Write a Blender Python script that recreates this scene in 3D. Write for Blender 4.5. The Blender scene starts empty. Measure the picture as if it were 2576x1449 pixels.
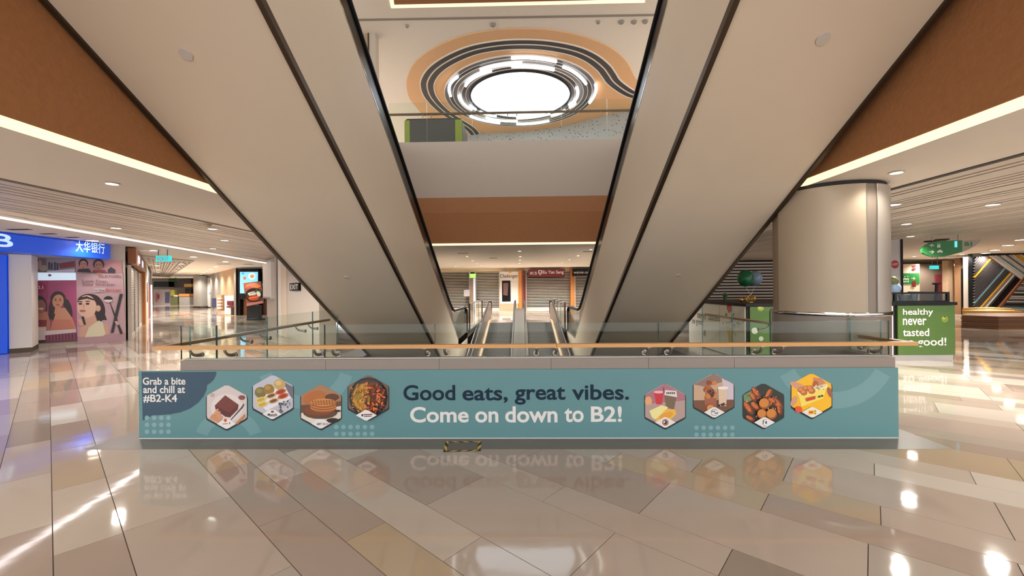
import bpy, math, random
from mathutils import Vector, Matrix
random.seed(7)
S = bpy.context.scene
COL = S.collection

# ------------------------------------------------------------------ camera
FPX, EYE = 1029.0, 1.55
def cam_axes(yaw, pitch, roll):
    y, p, r = map(math.radians, (yaw, pitch, roll))
    f = Vector((math.sin(y)*math.cos(p), math.cos(y)*math.cos(p), math.sin(p)))
    rt = Vector((math.cos(y), -math.sin(y), 0)); up = rt.cross(f)
    return rt*math.cos(r)+up*math.sin(r), up*math.cos(r)-rt*math.sin(r), f
RT, UP, FW = cam_axes(-1.3, 0.0, -0.524)
CAM = Vector((0, 0, EYE))
cd = bpy.data.cameras.new('camera'); cam = bpy.data.objects.new('camera', cd); COL.objects.link(cam)
cam.matrix_world = Matrix(((RT.x, UP.x, -FW.x, 0), (RT.y, UP.y, -FW.y, 0), (RT.z, UP.z, -FW.z, EYE), (0, 0, 0, 1)))
cd.sensor_fit = 'HORIZONTAL'; cd.sensor_width = 36; cd.lens = 36*FPX/2576; cd.clip_end = 200; cd.clip_start = .05
S.camera = cam

# ------------------------------------------------------------------ world and exposure
def lin(v):
    v /= 255.0
    return v/12.92 if v <= .04045 else ((v+.055)/1.055)**2.4
def C(r, g, b): return (lin(r), lin(g), lin(b), 1)
w = bpy.data.worlds.new('mall_ambient'); S.world = w; w.use_nodes = True
bg = w.node_tree.nodes['Background']; bg.inputs[0].default_value = (1, 1.02, 1.04, 1); bg.inputs[1].default_value = 2.0
S.view_settings.view_transform = 'Standard'; S.view_settings.look = 'None'
S.view_settings.exposure = 0.35; S.view_settings.gamma = 1; S.view_settings.use_curve_mapping = False
SPOT_W = 55.0

# ------------------------------------------------------------------ pixel helpers (directions from the photograph)
def ray(x, y): return FW + RT*((x-1288)/FPX) - UP*((y-724.5)/FPX)
def atz(x, y, z): d = ray(x, y); return CAM + d*((z-EYE)/d.z)
def aty(x, y, Y): d = ray(x, y); return CAM + d*(Y/d.y)
def atx(x, y, X): d = ray(x, y); return CAM + d*(X/d.x)

# ------------------------------------------------------------------ materials
MATS = {}
def mat(name, col, rough=.5, metal=0, noise=0, nscale=8, bump=0, bscale=40, emit=None, estr=0, spec=.5, stretch=None, coat=0):
    if name in MATS: return MATS[name]
    m = bpy.data.materials.new(name); m.use_nodes = True; nt = m.node_tree; b = nt.nodes['Principled BSDF']
    b.inputs['Base Color'].default_value = col; b.inputs['Roughness'].default_value = rough; b.inputs['Metallic'].default_value = metal
    b.inputs['Specular IOR Level'].default_value = spec; b.inputs['Coat Weight'].default_value = coat
    tc = nt.nodes.new('ShaderNodeTexCoord'); mp = nt.nodes.new('ShaderNodeMapping')
    nt.links.new(tc.outputs['Object'], mp.inputs[0])
    if stretch: mp.inputs['Scale'].default_value = stretch
    if noise:
        n = nt.nodes.new('ShaderNodeTexNoise'); n.inputs['Scale'].default_value = nscale; n.inputs['Detail'].default_value = 5
        nt.links.new(mp.outputs[0], n.inputs['Vector'])
        r = nt.nodes.new('ShaderNodeMix'); r.data_type = 'RGBA'
        nt.links.new(n.outputs[0], r.inputs[0])
        r.inputs[6].default_value = tuple(max(0, c*(1-noise)) for c in col[:3])+(1,)
        r.inputs[7].default_value = tuple(min(1, c*(1+noise)) for c in col[:3])+(1,)
        nt.links.new(r.outputs[2], b.inputs['Base Color'])
    if bump:
        n2 = nt.nodes.new('ShaderNodeTexNoise'); n2.inputs['Scale'].default_value = bscale; n2.inputs['Detail'].default_value = 3
        nt.links.new(mp.outputs[0], n2.inputs['Vector'])
        bp = nt.nodes.new('ShaderNodeBump'); bp.inputs['Distance'].default_value = bump; bp.inputs['Strength'].default_value = 1
        nt.links.new(n2.outputs[0], bp.inputs['Height']); nt.links.new(bp.outputs[0], b.inputs['Normal'])
    if emit:
        b.inputs['Emission Color'].default_value = emit; b.inputs['Emission Strength'].default_value = estr
    MATS[name] = m; return m
def glass(name, tint, refl=1.0, ior=1.5):
    m = bpy.data.materials.new(name); m.use_nodes = True; nt = m.node_tree; nt.nodes.clear()
    o = nt.nodes.new('ShaderNodeOutputMaterial'); t = nt.nodes.new('ShaderNodeBsdfTransparent'); g = nt.nodes.new('ShaderNodeBsdfGlossy')
    t.inputs[0].default_value = tint; g.inputs['Roughness'].default_value = .02; g.inputs[0].default_value = (refl, refl, refl, 1)
    lw = nt.nodes.new('ShaderNodeLayerWeight'); pw = nt.nodes.new('ShaderNodeMath'); pw.operation = 'POWER'; pw.inputs[1].default_value = 4
    f = nt.nodes.new('ShaderNodeMath'); f.operation = 'MULTIPLY_ADD'; f.inputs[1].default_value = .4; f.inputs[2].default_value = .012
    nt.links.new(lw.outputs['Facing'], pw.inputs[0]); nt.links.new(pw.outputs[0], f.inputs[0])
    mx = nt.nodes.new('ShaderNodeMixShader'); nt.links.new(f.outputs[0], mx.inputs[0]); nt.links.new(t.outputs[0], mx.inputs[1]); nt.links.new(g.outputs[0], mx.inputs[2])
    nt.links.new(mx.outputs[0], o.inputs[0]); MATS[name] = m; return m
def print_mat(name, rough, estr=0):
    m = bpy.data.materials.new(name); m.use_nodes = True; nt = m.node_tree; b = nt.nodes['Principled BSDF']
    a = nt.nodes.new('ShaderNodeVertexColor'); a.layer_name = 'ink'
    nt.links.new(a.outputs[0], b.inputs['Base Color']); b.inputs['Roughness'].default_value = rough
    if estr: nt.links.new(a.outputs[0], b.inputs['Emission Color']); b.inputs['Emission Strength'].default_value = estr
    MATS[name] = m; return m
PRINT = print_mat('printed_ink', .42); SCREEN = print_mat('screen_print', .3, .75)
BEIGE = mat('beige_cladding', C(222, 207, 186), .55, noise=.03, nscale=3)
SOFFIT = mat('warm_soffit_paint', C(224, 207, 184), .6, noise=.03, nscale=2)
CEIL = mat('ceiling_paint', C(236, 227, 214), .8, noise=.02, nscale=2)
CEILW = mat('upper_ceiling_paint', C(238, 230, 220), .85, noise=.02)
BROWN = mat('brown_fabric_panel', C(164, 110, 66), .75, noise=.16, nscale=18, bump=.003, bscale=30)
BROWNL = mat('brown_band_panel', C(170, 116, 74), .7, noise=.08, nscale=10)
FASCIA = mat('beige_fascia_paint', C(192, 178, 164), .6, noise=.03)
BLACK = mat('black_gloss', C(12, 12, 18), .22, spec=.25)
RUBBER = mat('black_rubber', C(14, 14, 17), .45, spec=.2)
STEEL = mat('brushed_steel', C(170, 164, 156), .28, 1, noise=.06, nscale=60)
DSTEEL = mat('dark_bronze_trim', C(74, 60, 48), .4, .6)
CHROME = mat('polished_chrome', C(205, 203, 200), .1, 1)
GRAN = mat('grey_granite', C(142, 128, 118), .32, noise=.1, nscale=30, stretch=(1, 1, 6))
BANDST = mat('dark_border_stone', C(112, 101, 92), .3, noise=.14, nscale=14, stretch=(1, 6, 1))
GROUT = mat('floor_grout', C(96, 80, 68), .8)
WOOD = mat('oak_handrail', C(206, 152, 92), .38, noise=.18, nscale=14, stretch=(.3, 9, 9))
WOODD = mat('brown_plank_wood', C(122, 82, 52), .5, noise=.2, nscale=12, stretch=(.5, 8, 8))
WOODO = mat('orange_wood', C(196, 124, 56), .45, noise=.16, nscale=9, stretch=(6, 6, .5))
WHITE = mat('white_panel', C(226, 220, 212), .45)
WALLP = mat('pale_wall_paint', C(192, 181, 168), .55, noise=.02)
GREY = mat('grey_wall_panel', C(146, 138, 130), .5, noise=.05)
TANW = mat('tan_wall_panel', C(176, 146, 112), .5, noise=.08, nscale=6)
DARK = mat('dark_interior', C(36, 32, 30), .6)
SLAT = mat('ceiling_slat_metal', C(214, 204, 192), .4, .1, noise=.04)
SLATB = mat('slat_void_black', C(26, 22, 20), .9)
COVE = mat('cove_light', (1, .80, .50, 1), .5, emit=(1, .80, .50, 1), estr=.95)
LINE = mat('linear_light', (1, .93, .95, 1), .5, emit=(1, .93, .95, 1), estr=5)
LENS = mat('downlight_lens', (1, .95, .88, 1), .5, emit=(1, .95, .86, 1), estr=3.0)
TUBE = mat('light_tube', (1, .97, .93, 1), .5, emit=(1, .97, .93, 1), estr=2.6)
SKY = mat('skylight_glow', (.05, .05, .06, 1), .5, emit=(.80, .87, .97, 1), estr=2.6)
ORANGE = mat('peach_ceiling_panel', C(230, 184, 138), .6, noise=.03)
TRACK = mat('black_track', C(44, 44, 50), .35)
RINGM = mat('ring_recess_metal', C(96, 100, 112), .35, .3, noise=.08)
GLASS = glass('balustrade_glass', (.93, .96, .94, 1)); GLASSD = glass('tinted_glass', (.50, .53, .52, 1), 1.0, 1.6)
GEDGE = mat('glass_edge_green', C(58, 92, 88), .15)
LIME = mat('lime_panel', C(150, 165, 62), .5); CHAR = mat('charcoal_panel', C(84, 82, 80), .5)
GREEN = mat('kiosk_green', C(74, 106, 36), .35, noise=.06, nscale=3)
SIGNG = mat('sign_green', C(44, 122, 58), .4); TEALX = mat('exit_sign_teal', C(60, 200, 205), .4, emit=C(50, 200, 205), estr=.8)
BLUE = mat('bank_blue', C(10, 74, 205), .4, emit=C(12, 78, 215), estr=.3)
CYANT = mat('lit_lettering', C(190, 225, 255), .4, emit=C(190, 225, 255), estr=.5)
NAVY = mat('navy_ink', C(17, 39, 56), .5, spec=.25); INKW = mat('white_ink', C(224, 220, 216), .4); INKK = mat('black_ink', C(13, 12, 13), .45, spec=.3)
INKR = mat('red_ink', C(190, 34, 48), .4); MAROON = mat('maroon', C(106, 30, 40), .45); INKT = mat('taupe_ink', C(120, 84, 88), .5)
SHUT = mat('shutter_slat_paint', C(206, 196, 186), .4); SHUTD = mat('shutter_gap', C(7, 6, 6), .9, spec=.1)

# ------------------------------------------------------------------ mesh builder
class MB:
    def __init__(s): s.v = []; s.f = []; s.m = []; s.c = []
    def add(s, vs, fs, mi=0, col=None):
        o = len(s.v); s.v += [Vector(v) for v in vs]
        for f in fs: s.f.append([i+o for i in f]); s.m.append(mi); s.c.append(col)
        return s
    def box(s, x0, x1, y0, y1, z0, z1, mi=0, side=None):
        vs = [(x, y, z) for z in (z0, z1) for y in (y0, y1) for x in (x0, x1)]
        fs = [(0, 2, 3, 1), (4, 5, 7, 6), (0, 1, 5, 4), (2, 6, 7, 3), (0, 4, 6, 2), (1, 3, 7, 5)]
        o = len(s.v); s.v += [Vector(v) for v in vs]
        for k, f in enumerate(fs): s.f.append([i+o for i in f]); s.m.append(mi if side is None or k not in side else side[k]); s.c.append(None)
        return s
    def prism(s, pts, off, mi=0, sidemi=None):
        pts = [Vector(p) for p in pts]; off = Vector(off); n = len(pts)
        nrm = Vector((0, 0, 0))
        for i in range(n): nrm += pts[i].cross(pts[(i+1) % n])
        if nrm.dot(off) > 0: pts = pts[::-1]
        s.add(pts+[p+off for p in pts], [list(range(n)), list(range(2*n-1, n-1, -1))], mi)
        s.add(pts+[p+off for p in pts], [(i, i+n, (i+1) % n+n, (i+1) % n) for i in range(n)], mi if sidemi is None else sidemi)
        return s
    def yz(s, poly, x0, x1, mi=0): return s.prism([(x0, y, z) for y, z in poly], (x1-x0, 0, 0), mi)
    def xy(s, poly, z0, z1, mi=0): return s.prism([(x, y, z0) for x, y in poly], (0, 0, z1-z0), mi)
    def obox(s, p, q, th, z0, z1, mi=0):
        p = Vector((p[0], p[1], 0)); q = Vector((q[0], q[1], 0)); d = (q-p).normalized(); n = Vector((-d.y, d.x, 0))*th
        return s.xy([(p.x, p.y), (q.x, q.y), (q.x+n.x, q.y+n.y), (p.x+n.x, p.y+n.y)], z0, z1, mi)
    def bar(s, p, q, wd, th, up=(0, 0, 1), mi=0):
        p = Vector(p); q = Vector(q); d = (q-p).normalized(); a = d.cross(Vector(up)).normalized()*wd/2; b = a.cross(d).normalized()*th/2
        return s.prism([p+a+b, p-a+b, p-a-b, p+a-b], q-p, mi)
    def tube(s, pts, r, n=8, mi=0, closed=False):
        pts = [Vector(p) for p in pts]; N = len(pts); rings = []; ref = None
        for i, p in enumerate(pts):
            a = pts[i-1] if (i or closed) else p; b = pts[(i+1) % N] if (i < N-1 or closed) else p
            d = (b-a).normalized()
            if ref is None: ref = Vector((0, 0, 1)) if abs(d.z) < .9 else Vector((1, 0, 0))
            u = (ref-d*ref.dot(d)).normalized(); ref = u; v = d.cross(u)
            rr = r[i] if isinstance(r, (list, tuple)) else r
            rings.append([p+(u*math.cos(2*math.pi*k/n)+v*math.sin(2*math.pi*k/n))*rr for k in range(n)])
        vs = [v for rg in rings for v in rg]; fs = []
        for i in range(N if closed else N-1):
            j = (i+1) % N
            for k in range(n): fs.append((i*n+k, i*n+(k+1) % n, j*n+(k+1) % n, j*n+k))
        if not closed: fs += [tuple(range(n))[::-1], tuple((N-1)*n+k for k in range(n))]
        return s.add(vs, fs, mi)
    def lathe(s, c, prof, n=32, mi=0, a0=0, a1=2*math.pi):
        full = abs(a1-a0-2*math.pi) < 1e-6; m = n if full else n+1
        vs = [(c[0]+r*math.cos(a0+(a1-a0)*k/n), c[1]+r*math.sin(a0+(a1-a0)*k/n), c[2]+z) for k in range(m) for r, z in prof]
        L = len(prof); fs = []
        for k in range(n):
            j = (k+1) % m
            for i in range(L-1): fs.append((k*L+i, j*L+i, j*L+i+1, k*L+i+1))
        if full: fs += [tuple(k*L for k in range(n))[::-1], tuple(k*L+L-1 for k in range(n))]
        return s.add(vs, fs, mi)
    def ball(s, c, rx, ry, rz, n=16, mi=0):
        prof = [(max(1e-4, math.sin(math.pi*i/10)), -math.cos(math.pi*i/10)) for i in range(11)]
        o = len(s.v); s.lathe((0, 0, 0), prof, n, mi)
        for k in range(o, len(s.v)): v = s.v[k]; s.v[k] = Vector((c[0]+v.x*rx, c[1]+v.y*ry, c[2]+v.z*rz))
        return s
    def strip(s, path, w0, w1, z0, z1, mi=0, closed=False):      # flat ribbon in plan, offsets w0..w1 to the left of the path
        P = [Vector((p[0], p[1])) for p in path]; N = len(P); a = []; b = []
        for i in range(N):
            d = (P[(i+1) % N if closed else min(i+1, N-1)]-P[i-1 if (closed or i) else 0]).normalized(); n = Vector((-d.y, d.x))
            a.append(P[i]+n*w0); b.append(P[i]+n*w1)
        for i in range(N if closed else N-1):
            j = (i+1) % N
            s.xy([a[i], a[j], b[j], b[i]], z0, z1, mi)
        return s
ORG = {}
def build(mb, name, mats, org):
    me = bpy.data.meshes.new(name); org = Vector(org)
    me.from_pydata([tuple(v-org) for v in mb.v], [], mb.f)
    for m in (mats if isinstance(mats, (list, tuple)) else [mats]): me.materials.append(m)
    me.polygons.foreach_set('material_index', mb.m)
    if any(c is not None for c in mb.c):
        at = me.color_attributes.new('ink', 'FLOAT_COLOR', 'CORNER')
        for p in me.polygons:
            for li in p.loop_indices: at.data[li].color = mb.c[p.index] or (1, 1, 1, 1)
    me.update()
    o = bpy.data.objects.new(name, me); COL.objects.link(o); return o
def smooth(o, ang=40):
    me = o.data; me.polygons.foreach_set('use_smooth', [True]*len(me.polygons))
    me.set_sharp_from_angle(angle=math.radians(ang)); return o
def tag(o, label=None, cat=None, group=None, kind=None):
    if label: o['label'] = label
    if cat: o['category'] = cat
    if group: o['group'] = group
    if kind: o['kind'] = kind
    return o
def thing(name, label, cat, loc, group=None, kind=None):
    o = bpy.data.objects.new(name, None); COL.objects.link(o); o.location = loc; o.empty_display_size = .2
    ORG[o.name] = Vector(loc); return tag(o, label, cat, group, kind)
def part(mb, name, mats, parent, label=None, kind=None):
    org = ORG[parent.name]; o = build(mb, name, mats, org); o.parent = parent; ORG[o.name] = org
    return tag(o, label, kind=kind)
def single(mb, name, mats, label=None, cat=None, group=None, kind=None):
    xs = [v.x for v in mb.v]; ys = [v.y for v in mb.v]; zs = [v.z for v in mb.v]
    org = Vector(((min(xs)+max(xs))/2, (min(ys)+max(ys))/2, min(zs)))
    o = build(mb, name, mats, org); o.location = org; ORG[o.name] = org; return tag(o, label, cat, group, kind)
def struct(mb, name, mats): return single(mb, name, mats, kind='structure')
def pcopy(src, off):
    o = src.copy(); COL.objects.link(o); o.location = src.location+Vector(off); ORG[o.name] = ORG[src.name]; return o
ORD = ['nearest', 'second nearest', 'third nearest', 'fourth nearest', 'fifth nearest', 'sixth nearest', 'seventh nearest', 'eighth nearest', 'ninth nearest', 'tenth nearest', 'eleventh nearest', 'twelfth nearest', 'thirteenth nearest']

# plane frames: origin, ux, uy, outward normal
class Frame:
    def __init__(s, o, ux, uy, n): s.o, s.ux, s.uy, s.n = Vector(o), Vector(ux).normalized(), Vector(uy).normalized(), Vector(n).normalized()
    def px(s, x, y):
        d = ray(x, y); P = CAM+d*((s.o-CAM).dot(s.n)/d.dot(s.n)); return ((P-s.o).dot(s.ux), (P-s.o).dot(s.uy))
    def at(s, a, b, h=0): return s.o+s.ux*a+s.uy*b+s.n*h
class Print:
    def __init__(s, fr, base=.002, step=.0006): s.fr, s.h, s.step, s.mb = fr, base, step, MB()
    def poly(s, pts, col, px=None):
        if px: pts = [s.fr.px(*px(*p)) for p in pts]
        s.h += s.step
        P = [s.fr.at(a, b, s.h) for a, b in pts]
        n = Vector((0, 0, 0))
        for i in range(len(P)): n += (P[i]-P[0]).cross(P[(i+1) % len(P)]-P[0])
        if n.dot(s.fr.n) < 0: P = P[::-1]
        s.mb.add(P, [list(range(len(P)))], 0, col); return s
    def ell(s, cx, cy, rx, ry, col, px=None, rot=0, n=24, a0=0, a1=360):
        pts = []
        for k in range(n+(0 if a1-a0 >= 360 else 1)):
            t = math.radians(a0+(a1-a0)*k/n); x, y = rx*math.cos(t), ry*math.sin(t); c, q = math.cos(math.radians(rot)), math.sin(math.radians(rot))
            pts.append((cx+x*c-y*q, cy+x*q+y*c))
        return s.poly(pts, col, px)
    def ring(s, cx, cy, r0, r1, col, px=None, a0=0, a1=360, n=36, clip=None):
        for k in range(n):
            t, u = math.radians(a0+(a1-a0)*k/n), math.radians(a0+(a1-a0)*(k+1)/n)
            q = [(cx+r0*math.cos(t), cy+r0*math.sin(t)), (cx+r1*math.cos(t), cy+r1*math.sin(t)), (cx+r1*math.cos(u), cy+r1*math.sin(u)), (cx+r0*math.cos(u), cy+r0*math.sin(u))]
            if clip and not all(clip(*p) for p in q): continue
            h = s.h; s.poly(q, col, px); s.h = h
        s.h += s.step; return s
    def done(s, name, parent, m=None): return part(s.mb, name, m or PRINT, parent)
def hard(r=.42): return PRINT
def text(body, fr, x, y, w, h, m, parent, name='lettering', bold=.0, off=.004, shear=0):
    """lettering whose ink box is x..x+w, y..y+h in the frame"""
    cu = bpy.data.curves.new(name, 'FONT'); cu.body = body; cu.offset = bold; cu.extrude = .01; cu.shear = shear; cu.resolution_u = 4
    ob = bpy.data.objects.new(name, cu); COL.objects.link(ob)
    bpy.context.view_layer.update()
    me = bpy.data.meshes.new_from_object(ob.evaluated_get(bpy.context.evaluated_depsgraph_get()))
    bpy.data.objects.remove(ob); bpy.data.curves.remove(cu)
    xs = [v.co.x for v in me.vertices]; ys = [v.co.y for v in me.vertices]
    if not xs: return None
    sx = w/(max(xs)-min(xs)); sy = h/(max(ys)-min(ys)); org = ORG[parent.name]
    for v in me.vertices:
        p = fr.at(x+(v.co.x-min(xs))*sx, y+(v.co.y-min(ys))*sy, off+v.co.z*.1); v.co = p-org
    me.name = name; me.materials.clear(); me.materials.append(m)
    o = bpy.data.objects.new(name, me); COL.objects.link(o); o.parent = parent; ORG[o.name] = org; return o
def tpx(body, fr, x0, y0, x1, y1, m, parent, **k):
    """lettering fitted to the pixel box x0,y0 (top left) .. x1,y1 (bottom right)"""
    a, b = fr.px(x0, y1), fr.px(x1, y0); return text(body, fr, a[0], a[1], b[0]-a[0], b[1]-a[1], m, parent, **k)

exec_order = []
# ================================================================== THE SETTING
ZC, ZP, ZU = 2.75, 3.0, 9.5            # low ceiling round the void, outer ceiling, upper ceiling
T30 = math.tan(math.radians(30))
VX0, VX1, VY0 = -3.66, 3.74, 4.28      # floor void
VYA, VYB = 12.73, 18.3
EXI = (-1.981, 1.654); EXO = (-3.667, 3.296)

# ---- floor: grout bed, border stone, slabs
fl = MB()
for r in ((-60, VX0, -5, 54), (VX1, 34, -5, 54), (VX0, VX1, -5, VY0), (VX0, EXI[0], VYA, 54), (EXI[1], VX1, VYA, 54), (EXI[0], EXI[1], VYB, 54)):
    fl.box(*r, -.25, -.004)
floor = struct(fl, 'floor', GROUT)
def tile_mat(n, c, nz=.045): return mat('stone_'+n, C(*c), .055, noise=nz, nscale=2.2, bump=.0017, bscale=2.2, stretch=(1, 1.0, 1), spec=.55)
TM = [tile_mat('greige', (176, 160, 147)), tile_mat('cream', (185, 171, 157)), tile_mat('rose_brown', (163, 145, 132)), tile_mat('tan', (175, 155, 130)),
      tile_mat('pale', (196, 186, 174)), tile_mat('mid_grey', (170, 157, 145)), tile_mat('taupe', (146, 131, 118))]
a139 = math.radians(139.9); TU = Vector((math.cos(a139), math.sin(a139))); TN = Vector((math.sin(a139), -math.cos(a139)))
KNOWN = [(.01, 3.62), (.31, 3.64), (.90, 3.03), (1.20, 2.44), (1.475, 1.84), (1.78, 2.41), (2.36, 1.81), (2.66, 1.21), (3.24, .59), (3.54, 1.15), (3.85, .545), (4.43, .0)]
rows = []
s0 = 4.73; wseq = [.30, .58, .30, .30, .59, .30, .59, .30, .28, .30, .58, .30]
rows += [(KNOWN[i][0], (KNOWN[i+1][0] if i < len(KNOWN)-1 else 4.73), KNOWN[i][1]) for i in range(len(KNOWN))]
i = 0; s = 4.73
while s < 62: rows.append((s, s+wseq[i % 12], random.choice((0, .3, .59, .85)))); s += wseq[i % 12]; i += 1
s = .01; i = 0
while s > -30: rows.append((s-wseq[i % 12], s, random.choice((0, .3, .59, .85)))); s -= wseq[i % 12]; i += 1
FORCE = {3: [(2200, 1270), (1050, 1390), (560, 1150), (1900, 1190), (1850, 1245)], 2: [(1500, 1230), (820, 1260), (620, 1210), (1000, 1190)], 0: [(1800, 1380), (1500, 1400), (400, 1400)], 4: [(2450, 1200), (2250, 1190)]}
FORCE = [(k, Vector(atz(x, y, 0)[:2])) for k, l in FORCE.items() for x, y in l]
def clip(poly, n, d):      # keep n.p <= d
    out = []
    for i in range(len(poly)):
        p, q = poly[i], poly[(i+1) % len(poly)]; a, b = n.dot(p)-d, n.dot(q)-d
        if a <= 0: out.append(p)
        if (a < 0 < b) or (b < 0 < a): out.append(p+(q-p)*(a/(a-b)))
    return out
def minus(poly, x0, x1, y0, y1):
    X, Y = Vector((1, 0)), Vector((0, 1)); res = []
    inside = clip(clip(clip(clip(poly, X, x1), -X, -x0), Y, y1), -Y, -y0)
    if len(inside) < 3: return [poly]
    res.append(clip(poly, X, x0)); res.append(clip(poly, -X, -x1))
    mid = clip(clip(poly, X, x1), -X, -x0); res.append(clip(mid, Y, y0)); res.append(clip(mid, -Y, -y1))
    return [r for r in res if len(r) >= 3 and abs(sum(r[i].x*r[(i+1) % len(r)].y-r[(i+1) % len(r)].x*r[i].y for i in range(len(r)))) > .004]
BAND = (-4.31, 4.04, 3.93)
tiles = []; LT = 1.18; g = .0025
for s0, s1, ph in rows:
    k0 = int((-45-ph)/LT); 
    for k in range(k0, k0+105):
        t0, t1 = ph+k*LT, ph+(k+1)*LT
        P = [TN*(s0+g)+TU*(t0+g), TN*(s1-g)+TU*(t0+g), TN*(s1-g)+TU*(t1-g), TN*(s0+g)+TU*(t1-g)]
        c = sum(P, Vector((0, 0)))/4
        if not (-3.2 < c.y < 51): continue
        if abs(c.x) > 1.45*max(c.y, 2)+4 or c.x > 30: continue
        d = c.length
        mi = random.choices(range(7), (30, 18, 14, 7, 8, 16, 4) if d < 7 else (14, 22, 16, 8, 18, 14, 9))[0]
        ps = minus(P, BAND[0], BAND[1], BAND[2], VYA)
        ps = [q for p in ps for q in minus(p, EXI[0]-.05, EXI[1]+.05, VYA-.1, VYB)]
        for p in ps:
            cc = sum(p, Vector((0, 0)))/len(p); m2 = mi
            for fk, fp in FORCE:
                if s0 < TN.dot(fp) < s1 and t0 < TU.dot(fp) < t1: m2 = fk
            vis = cc.y > 1.9 and abs(cc.x) < 1.32*cc.y+.6
            tiles.append((0 if vis else 1, cc.length, p, m2))
tiles.sort(key=lambda t: (t[0], t[1]))
rest = MB()
for i, (vis, d, p, mi) in enumerate(tiles):
    if i < 300:
        mb = MB(); mb.xy(p, -.02, 0); part(mb, 'stone_tile', TM[mi], floor)
    else: rest.add([(q.x, q.y, 0) for q in p], [list(range(len(p)))], mi)
part(rest, 'stone_tile_field', TM, floor, kind='stuff')
bd = MB(); bd.box(BAND[0], BAND[1], BAND[2], VY0+.0, -.02, .0015); part(bd, 'border_strip', BANDST, floor)
bd = MB(); bd.box(BAND[0], VX0, VY0, 12.6, -.02, .0015); part(bd, 'border_strip', BANDST, floor)
bd = MB(); bd.box(VX1, BAND[1], VY0, 12.6, -.02, .0015); part(bd, 'border_strip', BANDST, floor)
# lower level floor and the lining of the void
struct(MB().box(-9, 9, -8, 24, -5.3, -5.1), 'floor_lower', mat('lower_floor_stone', C(150, 138, 126), .3))
lin_ = MB(); lin_.box(VX0-.12, VX0, VY0-.1, VYA, -1.2, -.25); lin_.box(VX1, VX1+.12, VY0-.1, VYA, -1.2, -.25); lin_.box(VX0, VX1, VY0-.1, VY0, -1.2, -.25)
lin_.box(EXI[0], EXI[1], VYB+1.5, VYB+1.6, -1.2, -.25); struct(lin_, 'wall_void_lining', BEIGE)
lw_ = MB(); lw_.box(-9, 9, 23.8, 24, -5.1, -.25); lw_.box(-9.2, -9, -8, 24, -5.1, -.25); lw_.box(9, 9.2, -8, 24, -5.1, -.25); lw_.box(-9, 9, -8.2, -8, -5.1, -.25); struct(lw_, 'wall_lower_level', GREY)

# ---- low ceiling round the void: plain strips, slatted fields, linear light
CVL, CVR, CVY = -3.70, 3.40, 11.34
struct(MB().box(-5.45, CVL-.05, -4, CVY, ZC, ZC+.15), 'ceiling', CEIL)
struct(MB().box(CVR+.05, 4.62, -4, CVY, ZC, ZC+.15), 'ceiling', CEIL)
struct(MB().box(-5.45, 4.62, CVY+.05, 21.6, ZC, ZC+.15), 'ceiling', CEIL)
def xl(Y): return -8.2-(Y-6.27)*.2572
def yr(X): return 9.22+(11.04-X)*2.357
lc = struct(MB().xy([(xl(-3), -3), (-5.5, -3), (-5.5, 21), (xl(21), 21)], ZC+.022, ZC+.2), 'ceiling', SLATB)
x = -5.55
part(MB().box(-5.5, -5.44, -3, 21, ZC-.006, ZC+.02), 'shadow_groove', mat('groove_grey', C(110, 98, 90), .6), lc)
while x > -11.6:
    wd = random.choice((.09, .12, .12, .17, .24, .3)); y0 = max(-3, 6.27+(-8.2-(x-wd))/.2572*1.0+.6)
    if y0 < 20: part(MB().box(x-wd, x, y0, 20.5, ZC, ZC+.012), 'ceiling_slat', SLAT, lc)
    x -= wd+random.choice((.032, .042, .055))
rc = struct(MB().xy([(4.68, -3), (14.5, -3), (12.3, yr(12.3)), (10.2, yr(10.2)), (8, yr(8)), (4.68, 19)], ZC+.022, ZC+.2), 'ceiling', SLATB)
part(MB().box(4.62, 4.68, -3, 19, ZC-.006, ZC+.02), 'shadow_groove', DARK, rc)
x = 4.74
while x < 14.0:
    wd = random.choice((.09, .12, .12, .17, .24, .3)); y1 = min(18.5, yr(x+wd)-.05)
    if y1 > -2: part(MB().box(x, x+wd, -3, y1, ZC, ZC+.012), 'ceiling_slat', SLAT, rc)
    x += wd+random.choice((.032, .042, .055))
ll = MB(); p0, p1 = (xl(0.5), .5), (xl(18.2), 18.2); ll.obox(p0, p1, .13, ZC-.01, ZC+.05)
single(ll, 'linear_light', LINE, 'long white linear light along the edge of the left slatted ceiling', 'light')
e = MB(); e.obox((xl(0.5)-.02, .5), (xl(21)-.02, 21), -.22, ZC, ZC+.1); e.obox((xl(.5)+.28, .5), (xl(21)+.28, 21), -.28, ZC-.003, ZC+.1); struct(e, 'trim_1', CEIL)
# outer plain ceilings one step higher
struct(MB().xy([(xl(-3)-.1, -3), (xl(21)-.1, 21), (-9.5, 22.5), (-9.5, 31), (-24, 52), (-56, 52), (-56, 30), (-26, -3)], ZP, ZP+.2), 'ceiling', CEIL)
struct(MB().xy([(15.2, -3), (yr(0) and 12.4, yr(12.3)), (10.25, yr(10.2)), (8.05, yr(8)), (5, 21.6), (5, 31), (32, 31), (32, -3)], ZP, ZP+.2), 'ceiling', CEIL)
struct(MB().box(-9.5, 5, 21.65, 31, ZP-.02, ZP+.2), 'ceiling', CEIL)
st = MB(); st.box(-9.5, 5, 21.55, 21.65, ZC, ZP+.1); struct(st, 'trim_2', CEIL)
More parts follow.
